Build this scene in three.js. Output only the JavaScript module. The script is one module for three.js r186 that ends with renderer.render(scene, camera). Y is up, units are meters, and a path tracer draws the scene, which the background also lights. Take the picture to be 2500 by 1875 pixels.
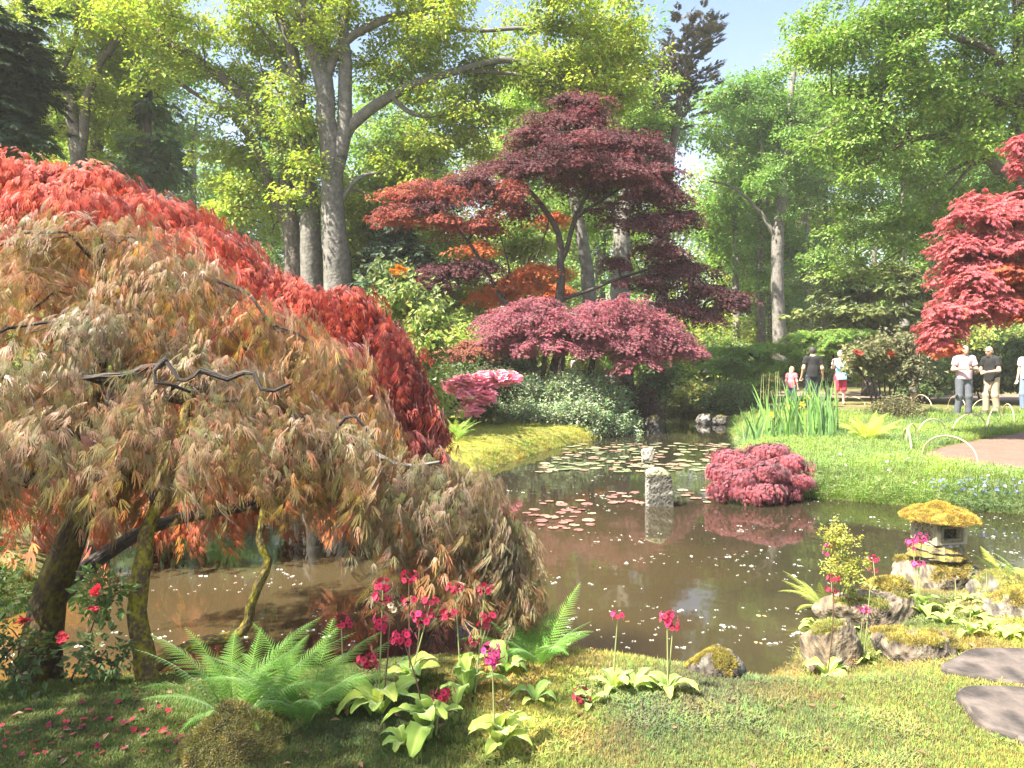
import * as THREE from 'three';
import { mergeGeometries, mergeVertices } from 'three/addons/utils/BufferGeometryUtils.js';

// ---------------------------------------------------------------- camera, sky, sun, exposure
const scene = new THREE.Scene();
const EYE = 1.55, FOC = 770, PITCH = -2.23 * Math.PI / 180;
const camera = new THREE.PerspectiveCamera(2 * Math.atan(384 / FOC) * 180 / Math.PI, 1024 / 768, 0.05, 1500);
camera.position.set(0, EYE, 0);
camera.rotation.x = PITCH;
camera.updateMatrixWorld(true);
const renderer = new THREE.WebGLRenderer({ antialias: true });
renderer.setSize(1024, 768);
renderer.toneMapping = THREE.LinearToneMapping;
renderer.toneMappingExposure = 5.7;
renderer.shadowMap.enabled = true;
const SUN = new THREE.Vector3(-0.80, 1.28, 0.42).normalize();
{ // clear sky: pale towards the horizon, blue overhead, paler around the sun
  const W = 512, H = 256, d = new Float32Array(W * H * 4);
  for (let j = 0; j < H; j++) for (let i = 0; i < W; i++) {
    const el = ((j + 0.5) / H - 0.5) * Math.PI, az = ((i + 0.5) / W - 0.5) * 2 * Math.PI, y = Math.sin(el), x = Math.cos(el) * Math.cos(az), z = Math.cos(el) * Math.sin(az);
    const h = Math.pow(1 - Math.max(0, y), 5), mu = Math.max(0, x * SUN.x + y * SUN.y + z * SUN.z), g = 0.50 * Math.pow(mu, 2.5) + 0.25 * Math.pow(mu, 40), o = (j * W + i) * 4;
    d[o] = 0.062 + 0.40 * h + g; d[o + 1] = 0.105 + 0.38 * h + g * 0.98; d[o + 2] = 0.19 + 0.31 * h + g * 0.92; d[o + 3] = 1;
    if (y < 0) { d[o] *= 0.5; d[o + 1] *= 0.5; d[o + 2] *= 0.45; }
  }
  const t = new THREE.DataTexture(d, W, H, THREE.RGBAFormat, THREE.FloatType); t.mapping = THREE.EquirectangularReflectionMapping; t.minFilter = t.magFilter = THREE.LinearFilter; t.needsUpdate = true;
  scene.background = t; scene.environment = t;
}
const sun = new THREE.DirectionalLight(new THREE.Color().setRGB(1, 0.93, 0.80), 5);
sun.position.copy(SUN).multiplyScalar(60);
sun.castShadow = true; sun.shadow.mapSize.set(4096, 4096);
Object.assign(sun.shadow.camera, { left: -35, right: 35, top: 35, bottom: -35, near: 1, far: 160 });
scene.add(sun, sun.target);
scene.fog = new THREE.FogExp2(new THREE.Color().setRGB(1.0, 0.98, 0.93), 0.0007);

// ---------------------------------------------------------------- helpers
const V = (x, y, z) => new THREE.Vector3(x, y, z);
const mul = (s) => () => { s = (s + 0x6d2b79f5) | 0; let t = Math.imul(s ^ (s >>> 15), 1 | s); t = (t + Math.imul(t ^ (t >>> 7), 61 | t)) ^ t; return ((t ^ (t >>> 14)) >>> 0) / 4294967296; };
let R = mul(7);
const seed = (n) => { R = mul(n * 7919 + 13); };
const rr = (a, b) => a + (b - a) * R();
const gs = () => (R() + R() + R() + R() - 2) * 1.0;
const clamp = (x, a = 0, b = 1) => Math.min(b, Math.max(a, x));
const sm = (a, b, x) => { const t = clamp((x - a) / (b - a)); return t * t * (3 - 2 * t); };
const lerp = (a, b, t) => a + (b - a) * t;
const C = (r, g, b) => new THREE.Color().setRGB(r, g, b);
const h3 = (x, y, z) => { let n = Math.imul(x, 374761393) + Math.imul(y, 668265263) + Math.imul(z, 1274126177) | 0; n = Math.imul(n ^ (n >>> 13), 1274126177); return ((n ^ (n >>> 16)) >>> 0) / 4294967296; };
function vn(x, y, z) {
  const i = Math.floor(x), j = Math.floor(y), k = Math.floor(z); let u = x - i, v = y - j, w = z - k;
  u = u * u * (3 - 2 * u); v = v * v * (3 - 2 * v); w = w * w * (3 - 2 * w);
  const l = (a, b, t) => a + (b - a) * t;
  return l(l(l(h3(i, j, k), h3(i + 1, j, k), u), l(h3(i, j + 1, k), h3(i + 1, j + 1, k), u), v), l(l(h3(i, j, k + 1), h3(i + 1, j, k + 1), u), l(h3(i, j + 1, k + 1), h3(i + 1, j + 1, k + 1), u), v), w);
}
const fbm = (x, y, z, o = 4) => { let s = 0, a = 0.5, t = 0; for (let i = 0; i < o; i++) { s += a * vn(x, y, z); t += a; a *= 0.5; x = x * 2.03 + 17.1; y = y * 2.03 + 5.7; z = z * 2.03 + 9.2; } return s / t; };

const eul = new THREE.Euler(PITCH, 0, 0);
// the point seen at a pixel of the 1024 x 768 frame at a depth along -z
const at = (px, py, d) => { const v = V((px - 512) / FOC, (384 - py) / FOC, -1).applyEuler(eul); return v.multiplyScalar(d / -v.z).add(V(0, EYE, 0)); };
const onPlane = (px, py, y) => { const v = V((px - 512) / FOC, (384 - py) / FOC, -1).applyEuler(eul); return v.multiplyScalar((y - EYE) / v.y).add(V(0, EYE, 0)); };
const px2m = (n, d) => n / FOC * d;

const taken = {};
const numbered = (n) => { const k = taken[n] = (taken[n] ?? -1) + 1; return k ? n + '_' + String(k).padStart(3, '0') : n; };
function tag(o, label, category, group) { o.userData.label = label; o.userData.category = category; if (group) o.userData.group = group; return o; }
function thing(name, label, category, pos = V(0, 0, 0), turn = 0, group) {
  const o = new THREE.Group(); o.name = numbered(name); o.position.copy(pos); o.rotation.y = turn; scene.add(o);
  return tag(o, label, category, group);
}
function part(name, geo, m, parent) { const o = new THREE.Mesh(geo, m); o.name = name; o.castShadow = o.receiveShadow = true; parent.add(o); return o; }
function struct(name, geo, m, kind = 'structure') { const o = new THREE.Mesh(geo, m); o.name = name; o.castShadow = o.receiveShadow = true; o.userData.kind = kind; scene.add(o); return o; }
function dup(root, pos, turn, label, group) { const r = root.clone(); r.name = numbered(root.name.replace(/_\d+$/, '')); r.userData = { ...root.userData }; r.position.copy(pos); r.rotation.set(0, turn, 0); if (label) r.userData.label = label; if (group) r.userData.group = group; scene.add(r); return r; }

// raw triangle builder with colours
class Tri {
  constructor() { this.p = []; this.c = []; this.k = [1, 1, 1]; }
  col(r, g, b) { this.k = [r, g, b]; return this; }
  t(a, b, c) { this.p.push(a.x, a.y, a.z, b.x, b.y, b.z, c.x, c.y, c.z); const k = this.k; this.c.push(...k, ...k, ...k); return this; }
  q(a, b, c, d) { return this.t(a, b, c).t(a, c, d); }
  geo(smooth) {
    let g = new THREE.BufferGeometry();
    g.setAttribute('position', new THREE.Float32BufferAttribute(this.p, 3));
    g.setAttribute('color', new THREE.Float32BufferAttribute(this.c, 3));
    if (smooth) g = mergeVertices(g, 1e-5);
    g.computeVertexNormals(); return g;
  }
}
// instanced copies with a colour each
class Copies {
  constructor() { this.m = []; this.c = []; this.n = 0; }
  add(pos, fwd, up, s, col, sy = s) {
    const z = fwd.clone().normalize(); let x = V().crossVectors(up, z); if (x.lengthSq() < 1e-6) x.set(1, 0, 0); x.normalize(); const y = V().crossVectors(z, x);
    this.m.push(x.x * s, x.y * s, x.z * s, 0, y.x * sy, y.y * sy, y.z * sy, 0, z.x * s, z.y * s, z.z * s, 0, pos.x, pos.y, pos.z, 1);
    this.c.push(col.r, col.g, col.b); this.n++;
  }
  build(name, geo, m, parent, kind) {
    const o = new THREE.InstancedMesh(geo, m, this.n); o.name = name;
    o.instanceMatrix.array.set(this.m); o.instanceColor = new THREE.InstancedBufferAttribute(new Float32Array(this.c), 3);
    o.castShadow = o.receiveShadow = true; if (kind) o.userData.kind = kind; parent.add(o); return o;
  }
}
function tube(pts, rad, seg = 6, cap = true, wob = 0) {
  const P = [], N = pts.length, idx = [], uv = []; let up = V(0.123, 0.2, 1).normalize(), len = 0;
  for (let i = 0; i < N; i++) {
    const t = V().subVectors(pts[Math.min(N - 1, i + 1)], pts[Math.max(0, i - 1)]).normalize();
    const x = V().crossVectors(up, t); if (x.lengthSq() < 1e-4) x.set(1, 0, 0); x.normalize(); const y = V().crossVectors(t, x); up = V().crossVectors(y, V()).lengthSq() ? up : up; up = y.clone();
    if (i) len += pts[i].distanceTo(pts[i - 1]);
    const r = typeof rad === 'function' ? rad(i / (N - 1)) : lerp(rad[0], rad[1], i / (N - 1));
    for (let j = 0; j <= seg; j++) {
      const a = (j % seg) / seg * 6.2832, q = r * (1 + wob * (vn(pts[i].x * 4 + Math.cos(a) * 1.3, pts[i].y * 4, pts[i].z * 4 + Math.sin(a) * 1.3) - 0.5));
      P.push(pts[i].x + (x.x * Math.cos(a) + y.x * Math.sin(a)) * q, pts[i].y + (x.y * Math.cos(a) + y.y * Math.sin(a)) * q, pts[i].z + (x.z * Math.cos(a) + y.z * Math.sin(a)) * q);
      uv.push(j / seg * Math.max(1, Math.round(r * 6)) , len);
    }
  }
  for (let i = 0; i < N - 1; i++) for (let j = 0; j < seg; j++) { const a = i * (seg + 1) + j, b = a + seg + 1; idx.push(a, a + 1, b, b, a + 1, b + 1); }
  if (cap) for (const e of [0, N - 1]) { const c = P.length / 3; P.push(pts[e].x, pts[e].y, pts[e].z); uv.push(0, e ? len : 0); for (let j = 0; j < seg; j++) { const a = e * (seg + 1) + j; e ? idx.push(c, a, a + 1) : idx.push(c, a + 1, a); } }
  const g = new THREE.BufferGeometry();
  g.setAttribute('position', new THREE.Float32BufferAttribute(P, 3)); g.setAttribute('uv', new THREE.Float32BufferAttribute(uv, 2)); g.setIndex(idx); g.computeVertexNormals(); return g;
}
const spline = (pts, n) => new THREE.CatmullRomCurve3(pts, false, 'centripetal').getPoints(n);

// ---------------------------------------------------------------- textures and materials
function tex(n, f, srgb = false, rx = 1, ry = 1) { // f(u, v) -> number or [r, g, b] in 0..1 ; tiles
  const d = new Uint8Array(n * n * 4);
  for (let y = 0; y < n; y++) for (let x = 0; x < n; x++) { const c = f(x / n, y / n), o = (y * n + x) * 4; for (let k = 0; k < 3; k++) d[o + k] = 255 * clamp(Array.isArray(c) ? c[k] : c); d[o + 3] = 255; }
  const t = new THREE.DataTexture(d, n, n); t.wrapS = t.wrapT = THREE.RepeatWrapping; t.magFilter = THREE.LinearFilter; t.minFilter = THREE.LinearMipmapLinearFilter; t.repeat.set(rx, ry);
  if (srgb) t.colorSpace = THREE.SRGBColorSpace; t.needsUpdate = true; return t;
}
const tile = (u, v, f, s = 0, o = 4) => { // tiling fbm: blend four shifted copies
  const F = (a, b) => fbm(a * f + s, b * f + s * 1.7, s * 0.37, o), x = sm(0, 1, u), y = sm(0, 1, v);
  const w = [(1 - x) * (1 - y), x * (1 - y), (1 - x) * y, x * y], n = Math.hypot(...w);
  const k = w[0] * (F(u, v) - 0.5) + w[1] * (F(u - 1, v) - 0.5) + w[2] * (F(u, v - 1) - 0.5) + w[3] * (F(u - 1, v - 1) - 0.5);
  return 0.5 + k / n;
};
const withRepeat = (t, rx, ry) => { const c = t.clone(); c.repeat.set(rx, ry); c.needsUpdate = true; return c; };
const T = {};
T.rough = tex(512, (u, v) => 0.5 + 1.3 * (tile(u, v, 14, 3, 5) - 0.5));
T.moss = tex(512, (u, v) => { const a = tile(u, v, 10, 5, 5), b = tile(u, v, 60, 8, 3); return 0.78 + 0.5 * (a - 0.5) + 0.55 * (b - 0.5); });
T.bark = tex(512, (u, v) => { const a = tile(u, v * 0.5 + 0.1, 22, 11, 4), f = tile(u, v, 5, 2, 3), s = Math.abs(tile(u, v, 9, 21, 4) - 0.5) * 6; return clamp(0.25 + 0.6 * a + 0.4 * (f - 0.5) + 0.18 * s); });
T.water = tex(512, (u, v) => tile(u, v, 5, 31, 3));
T.grit = tex(512, (u, v) => { const a = tile(u, v, 90, 41, 2), b = tile(u, v, 8, 43, 4); return 0.75 + 0.7 * (a - 0.5) + 0.4 * (b - 0.5); });
const std = (r, g, b, o = {}) => new THREE.MeshStandardMaterial({ color: C(r, g, b), roughness: 0.85, ...o });
function leafMat(o = {}) { return new THREE.MeshPhysicalMaterial({ color: 0xffffff, vertexColors: true, side: THREE.DoubleSide, roughness: 1, transmission: 0.5, thickness: 0, clearcoat: 0.25, clearcoatRoughness: 0.45, specularIntensity: 0.6, ...o }); }
const M = {
  leaf: leafMat(), lace: leafMat({ clearcoat: 0.42, clearcoatRoughness: 0.34, transmission: 0.5 }), needle: leafMat({ transmission: 0.15, clearcoat: 0.1 }),
  fern: leafMat({ clearcoat: 0.12, transmission: 0.5 }), petal: leafMat({ clearcoat: 0, transmission: 0.45 }), blade: leafMat({ clearcoat: 0.2, transmission: 0.45 }),
  beech: std(0.17, 0.155, 0.135, { map: T.bark, bumpMap: T.bark, bumpScale: 0.02 }),
  oak: std(0.145, 0.12, 0.095, { map: T.bark, bumpMap: T.bark, bumpScale: 0.03 }),
  dark: std(0.075, 0.056, 0.045, { map: T.bark, bumpMap: T.bark, bumpScale: 0.03 }),
  pale: std(0.21, 0.19, 0.165, { map: T.bark, bumpMap: T.bark, bumpScale: 0.015 }),
  stem: std(0.20, 0.22, 0.08), stemRed: std(0.10, 0.05, 0.03),
};
// ---------------------------------------------------------------- ground, water, paths
const WATER = -0.3;
const shorePx = [[60, 697], [118, 692], [190, 689], [260, 690], [330, 684], [400, 674], [470, 670], [560, 666], [640, 674], [700, 684], [745, 682], [782, 664], [806, 640], [818, 612], [842, 592], [880, 588], [905, 590], [960, 588], [990, 572], [1060, 560]];
const shore = shorePx.map(([x, y]) => onPlane(x, y, WATER));
for (const [x, z] of [[7, -6.6], [9.5, -7.6], [9.8, -9]]) shore.push(V(x, 0, z));
for (const [x, y] of [[1060, 517], [1000, 513], [930, 508], [860, 502], [800, 497], [752, 492], [735, 478], [742, 455], [733, 438], [728, 425], [752, 418], [735, 411], [690, 410], [655, 412], [632, 424], [606, 436], [570, 445], [530, 455], [500, 465], [478, 472]]) shore.push(onPlane(x, y, WATER));
for (const [x, z] of [[-2.6, -10.2], [-4.2, -8.6], [-4.5, -7.4], [-3.75, -6.6], [-3.5, -5.6], [-3.6, -4.6], [-3.0, -4.05]]) shore.push(V(x, 0, z));
const SH = new THREE.CatmullRomCurve3(shore.map((p) => V(p.x, 0, p.z)), true, 'centripetal').getPoints(260);
function polySD(P, x, z) { // signed distance, negative inside
  let d = 1e9, s = 1;
  for (let i = 0, j = P.length - 1; i < P.length; j = i++) {
    const ex = P[j].x - P[i].x, ez = P[j].z - P[i].z, wx = x - P[i].x, wz = z - P[i].z, t = clamp((wx * ex + wz * ez) / (ex * ex + ez * ez + 1e-12)), bx = wx - ex * t, bz = wz - ez * t;
    d = Math.min(d, bx * bx + bz * bz);
    const a = z >= P[i].z, b = z < P[j].z, c = ex * wz > ez * wx; if ((a && b && c) || (!a && !b && !c)) s = -s;
  }
  return s * Math.sqrt(d);
}
const inBox = (x, z) => x > -12 && x < 18 && z > -34 && z < 2;
const pondSD = (x, z) => inBox(x, z) ? polySD(SH, x, z) : 20;
const G0 = (px, py) => onPlane(px, py, 0);
const pathA = new THREE.CatmullRomCurve3([[921, 458], [927, 452], [945, 446], [975, 440], [1010, 434], [1060, 427]].map(([x, y]) => G0(x, y)).concat([V(17, 0, -16), V(17, 0, -10.2)], [[1070, 478], [1010, 470], [978, 467], [945, 463]].map(([x, y]) => G0(x, y))), true, 'centripetal').getPoints(120);
const pathB = new THREE.CatmullRomCurve3([V(9.5, 0, -29), V(13, 0, -27.4), V(18, 0, -25.6), V(24, 0, -24), V(26, 0, -27), V(20, 0, -29.5), V(14, 0, -31.5), V(10, 0, -32)], true, 'centripetal').getPoints(90);
const pathSD = (x, z) => Math.min(x > 3 && z < -7 && z > -20 ? polySD(pathA, x, z) : 9, x > 6 && z < -20 && z > -36 ? polySD(pathB, x, z) : 9);
function groundY(x, z, s = pondSD(x, z)) {
  if (s < 0) return WATER - 0.03 - Math.min(0.7, -s * 0.55);
  let y = WATER - 0.03 + (0.33) * (1 - Math.exp(-s / lerp(0.26, 0.85, sm(0.9, 1.7, x) * sm(-7.5, -6.6, z) * sm(-3.6, -4.2, z))));
  const n = sm(0, 0.6, s);
  y += n * 0.05 * (fbm(x * 1.3, 3, z * 1.3, 3) - 0.5);
  const d = Math.hypot(x + 0.3, z + 15.2); y += 0.05 * n * Math.exp(-d * d / 2.2);   // moss mound on the far bank
  if (z < -22) y += 0.0 - 0.25 * sm(-22, -30, z) * sm(4, -2, x);
  y += 0.9 * sm(60, 160, Math.hypot(x, z));
  if (x > 3) y -= 0.05 * sm(0.08, -0.06, pathSD(x, z));
  return y;
}
function onGround(px, py) { // first ground point seen at a pixel
  const v = V((px - 512) / FOC, (384 - py) / FOC, -1).applyEuler(eul).normalize();
  for (let t = 1.5; t < 90; t += 0.02) { const x = v.x * t, z = v.z * t, y = EYE + v.y * t; if (y <= groundY(x, z)) return V(x, groundY(x, z), z); }
  return V(v.x * 60, 0, v.z * 60);
}
const gy = (p) => V(p.x, groundY(p.x, p.z), p.z);
{
  const nx = 330, nz = 340, P = [], K = [], U = [], I = [];
  for (let j = 0; j <= nz; j++) for (let i = 0; i <= nx; i++) {
    const u = i / nx * 2 - 1, v = j / nz * 2 - 1, x = 2 + 13 * u + 600 * Math.pow(u, 7), z = -11 - 16 * v - 700 * Math.pow(v, 9);
    const s = pondSD(x, z), y = groundY(x, z, s); P.push(x, y, z); U.push(x / 1.7, z / 1.7);
    const a = fbm(x * 0.9 + 3, 1, z * 0.9, 4), b = fbm(x * 4, 7, z * 4, 3), r = Math.hypot(x, z);
    let c = [0.13, 0.13, 0.025];
    const mixc = (k, t) => { c = c.map((q, n) => lerp(q, k[n], clamp(t))); };
    if (z > -5.5) { mixc([0.07, 0.09, 0.02], 0.7); mixc([0.10, 0.08, 0.03], sm(0.55, 0.75, a) * 0.5); if (x < 0.2) mixc([0.07, 0.06, 0.022], 0.6); }
    if (x > 2 && z < -8.5 && z > -21) mixc([0.12, 0.17, 0.025], 0.8);
    if (x < 4 && z < -12 && z > -19 && s < 4) { mixc([0.25, 0.24, 0.02], 0.85); mixc([0.14, 0.12, 0.03], sm(0.5, 0.7, b) * 0.5); }
    if (z < -20) { mixc([0.20, 0.16, 0.04], sm(0.35, 0.65, a) * 0.8); mixc([0.09, 0.07, 0.035], sm(0.55, 0.7, b) * 0.6); }
    if (s < 0.05) mixc([0.06, 0.042, 0.02], sm(0.05, -0.1, s) * 0.85);
    if (s < 0.5 && s > 0 && z > -5) mixc([0.06, 0.05, 0.025], sm(0.3, 0.05, s));
    if (r > 45) mixc([0.10, 0.12, 0.03], 0.6);
    const m = 0.8 + 0.5 * (b - 0.5); K.push(c[0] * m, c[1] * m, c[2] * m);
    if (i < nx && j < nz) { const q = j * (nx + 1) + i; I.push(q, q + 1, q + nx + 1, q + 1, q + nx + 2, q + nx + 1); }
  }
  const g = new THREE.BufferGeometry();
  g.setAttribute('position', new THREE.Float32BufferAttribute(P, 3)); g.setAttribute('color', new THREE.Float32BufferAttribute(K, 3)); g.setAttribute('uv', new THREE.Float32BufferAttribute(U, 2)); g.setIndex(I); g.computeVertexNormals();
  struct('ground', g, new THREE.MeshStandardMaterial({ vertexColors: true, roughness: 0.95, map: T.moss, bumpMap: T.moss, bumpScale: 0.03 }));
}
function sheet(P, y, name, m, s = 1) {
  const g = new THREE.ShapeGeometry(new THREE.Shape(P.map((p) => new THREE.Vector2(p.x, -p.z)))); g.rotateX(-Math.PI / 2); g.translate(0, y, 0);
  const a = g.attributes.position, u = g.attributes.uv; for (let i = 0; i < a.count; i++) u.setXY(i, a.getX(i) / s, a.getZ(i) / s);
  return struct(name, g, m);
}
const gravel = std(0.155, 0.088, 0.062, { map: withRepeat(T.grit, 1, 1), bumpMap: T.grit, bumpScale: 0.006, roughness: 0.95 });
sheet(pathA, -0.012, 'gravel_path', gravel, 1.4);
sheet(pathB, -0.012, 'gravel_path_001', std(0.2, 0.135, 0.105, { map: T.grit, roughness: 0.95 }), 1.4);
{ // turbid pond: silt brown in the middle, amber where the bottom is near, clear dark tea by the near bank
  const W = 512, x0 = -7, x1 = 12, z0 = -28, z1 = -3, d = new Uint8Array(W * W * 4);
  for (let j = 0; j < W; j++) for (let i = 0; i < W; i++) {
    const x = lerp(x0, x1, i / W), z = lerp(z0, z1, j / W), s = -pondSD(x, z), n = fbm(x * 0.5 + 3, 2, z * 1.1, 4), n2 = fbm(x * 1.7, 5, z * 2.6, 3);
    let c = [0.037, 0.0265, 0.0105]; const mixc = (k, t) => { c = c.map((q, m) => lerp(q, k[m], clamp(t))); };
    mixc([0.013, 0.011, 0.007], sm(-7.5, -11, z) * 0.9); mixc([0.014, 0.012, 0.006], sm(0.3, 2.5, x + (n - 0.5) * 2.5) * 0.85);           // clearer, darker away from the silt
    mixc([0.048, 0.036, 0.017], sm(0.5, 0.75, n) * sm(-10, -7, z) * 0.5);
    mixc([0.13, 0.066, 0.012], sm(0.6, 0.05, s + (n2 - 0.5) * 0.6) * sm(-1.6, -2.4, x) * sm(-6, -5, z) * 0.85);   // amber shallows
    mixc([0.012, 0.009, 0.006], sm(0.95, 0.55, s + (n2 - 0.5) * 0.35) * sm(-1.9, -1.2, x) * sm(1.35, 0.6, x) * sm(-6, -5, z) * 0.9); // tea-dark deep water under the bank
    const o = (j * W + i) * 4; for (let k = 0; k < 3; k++) d[o + k] = 255 * Math.pow(c[k], 1 / 2.2); d[o + 3] = 255;
  }
  const t = new THREE.DataTexture(d, W, W); t.magFilter = THREE.LinearFilter; t.colorSpace = THREE.SRGBColorSpace; t.wrapS = t.wrapT = THREE.ClampToEdgeWrapping; t.needsUpdate = true;
  const g = new THREE.PlaneGeometry(x1 - x0, z1 - z0, 1, 1); g.rotateX(-Math.PI / 2); g.translate((x0 + x1) / 2, WATER, (z0 + z1) / 2);
  const a = g.attributes.position, u = g.attributes.uv; for (let i = 0; i < 4; i++) u.setXY(i, (a.getX(i) - x0) / (x1 - x0), (a.getZ(i) - z0) / (z1 - z0));
  struct('pond_water', g, new THREE.MeshPhysicalMaterial({ color: 0xffffff, map: t, roughness: 0.035, ior: 1.45, specularIntensity: 1, bumpMap: withRepeat(T.water, 11, 15), bumpScale: 0.0018 }));
}
// outlines of the stepping stones, needed where the ground cover leaves them free
const slabPx = [[[942, 672], [958, 660], [972, 653], [1010, 652], [1060, 656], [1110, 668], [1100, 690], [1040, 688], [1000, 684], [968, 678]], [[957, 702], [966, 695], [1000, 694], [1040, 697], [1110, 708], [1120, 735], [1060, 756], [1024, 748], [990, 736], [972, 722], [966, 712]]];
const slabs = slabPx.map((q) => new THREE.CatmullRomCurve3(q.map(([x, y]) => G0(x, y)), true, 'centripetal').getPoints(40));
// ---------------------------------------------------------------- leaves: small sprays that the crowns repeat
const jit = (k, a) => [k[0] * (1 + rr(-a, a)), k[1] * (1 + rr(-a, a)), k[2] * (1 + rr(-a, a))];
function diamond(t, base, dir, up, len, w, fold = 0.25) {
  const side = V().crossVectors(dir, up).normalize(), mid = base.clone().addScaledVector(dir, len * 0.45), tip = base.clone().addScaledVector(dir, len).addScaledVector(up, -len * 0.12);
  const l = mid.clone().addScaledVector(side, -w / 2).addScaledVector(up, w * fold), r = mid.clone().addScaledVector(side, w / 2).addScaledVector(up, w * fold);
  t.t(base, r, tip).t(base, tip, l);
}
function broadSpray(sd, n = 26, len = 0.085, size = 0.30) {
  seed(sd); const t = new Tri();
  for (let i = 0; i < n; i++) {
    const a = rr(0, 6.283), r = Math.sqrt(R()) * size, p = V(Math.cos(a) * r, gs() * size * 0.32, Math.sin(a) * r);
    const d = V(Math.cos(a + gs()), rr(-0.7, 0.35), Math.sin(a + gs())).normalize(), up = V(gs() * 0.5, 1, gs() * 0.5).normalize(), l = len * rr(0.7, 1.3);
    t.col(...jit([1, 1, 1], 0.22)); diamond(t, p, d, up, l, l * 0.62);
  }
  return t.geo();
}
function star(t, p, d, up, len, lobes = 5, w = 0.2, droop = 0.25) {
  const side = V().crossVectors(d, up).normalize(), u2 = V().crossVectors(side, d).normalize();
  for (let i = 0; i < lobes; i++) {
    const a = (i - (lobes - 1) / 2) * (lobes > 5 ? 0.62 : 0.72), l = len * (1 - 0.13 * Math.abs(i - (lobes - 1) / 2)), v = d.clone().multiplyScalar(Math.cos(a)).addScaledVector(side, Math.sin(a)), s = side.clone().multiplyScalar(Math.cos(a)).addScaledVector(d, -Math.sin(a));
    const m = p.clone().addScaledVector(v, l * 0.45).addScaledVector(u2, l * 0.05), tip = p.clone().addScaledVector(v, l).addScaledVector(u2, -l * droop);
    const wl = m.clone().addScaledVector(s, -l * w / 2), wr = m.clone().addScaledVector(s, l * w / 2);
    t.t(p, wr, tip).t(p, tip, wl);
  }
}
function palmSpray(sd, n = 22, len = 0.055, size = 0.26, lobes = 5) { // flat layered maple spray
  seed(sd); const t = new Tri();
  for (let i = 0; i < n; i++) {
    const a = rr(0, 6.283), r = Math.sqrt(R()) * size, p = V(Math.cos(a) * r, gs() * size * 0.16 - r * r * 0.5, Math.sin(a) * r);
    const d = V(Math.cos(a + gs() * 0.7), rr(-0.65, 0.05), Math.sin(a + gs() * 0.7) + 0.3).normalize();
    t.col(...jit([1, 1, 1], 0.2)); star(t, p, d, V(gs() * 0.3, 1, gs() * 0.3).normalize(), len * rr(0.75, 1.25), lobes, 0.34);
  }
  return t.geo();
}
function laceLeaf(t, p, d, up, len, lobes = 7, barbs = 2, W = 0.026, spread = 0.28) { // dissected leaf: long saw-edged fingers that hang and sway
  const side = V().crossVectors(d, up).normalize(), u2 = V().crossVectors(side, d).normalize(), sway = gs() * 0.25;
  for (let i = 0; i < lobes; i++) {
    const k = i - (lobes - 1) / 2, a = k * spread + gs() * 0.09, l = len * (1 - 0.13 * Math.abs(k)) * rr(0.8, 1.15), h = d.clone().multiplyScalar(Math.cos(a)).addScaledVector(side, Math.sin(a)), s = side.clone().multiplyScalar(Math.cos(a)).addScaledVector(d, -Math.sin(a));
    const w = l * W, dr = l * rr(0.15, 0.4), bend = l * (sway - k * 0.07 + gs() * 0.1), P = (q) => { const v = p.clone().addScaledVector(h, l * q).addScaledVector(s, bend * q * q).addScaledVector(u2, l * 0.08 * q); v.y -= dr * q * q; return v; };
    const N = barbs > 0 ? 4 : 3; let pb = p, pc = p;
    for (let j = 1; j <= N; j++) { const q = j / N, c = P(q), ww = j === N ? 0 : w * (1.1 - 0.5 * q), b = c.clone().addScaledVector(s, -ww), e = c.clone().addScaledVector(s, ww); if (j === 1) t.t(p, e, b); else if (j < N) t.q(pb, pc, e, b); else t.t(pb, pc, c); pb = b; pc = e; }
    for (let j = 0; j < barbs; j++) for (const q of [-1, 1]) {
      const m = 0.28 + 0.3 * j + (q > 0 ? 0.12 : 0), o = P(m), e = P(Math.min(1, m + 0.26)).addScaledVector(s, q * l * 0.055);
      t.t(o, P(m + 0.08), e);
    }
  }
}
function laceSpray(sd, n, len, size, lobes, barbs, hang = 0.5, W, spread) { // a drooping twig of dissected leaves, along +z
  seed(sd); const t = new Tri();
  for (let i = 0; i < n; i++) {
    const q = (i + R()) / n, p = V(gs() * size * 0.35, -hang * size * q * q + gs() * size * 0.12, (q - 0.3) * size);
    const d = V(gs() * 0.75, -0.25 - hang * q + gs() * 0.25, 0.8).normalize();
    t.col(...jit([1, 1, 1], 0.25)); laceLeaf(t, p, d, V(gs() * 0.35, 1, 0.15).normalize(), len * rr(0.75, 1.25), lobes, barbs, W, spread);
  }
  return t.geo();
}
function needleSpray(sd, n = 40, len = 0.5, droop = 0.2) {
  seed(sd); const t = new Tri();
  for (let i = 0; i < n; i++) {
    const q = R(), s = R() < 0.5 ? -1 : 1, p = V(0, -droop * q * q * len, q * len), l = len * 0.42 * (1.15 - q) * rr(0.7, 1.2) + 0.03;
    const d = V(s * rr(0.5, 1), rr(-0.5, 0.15), rr(0.3, 1)).normalize(); t.col(...jit([1, 1, 1], 0.25)); diamond(t, p, d, V(0, 1, 0), l, l * 0.3, 0.05);
  }
  return t.geo();
}
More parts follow.
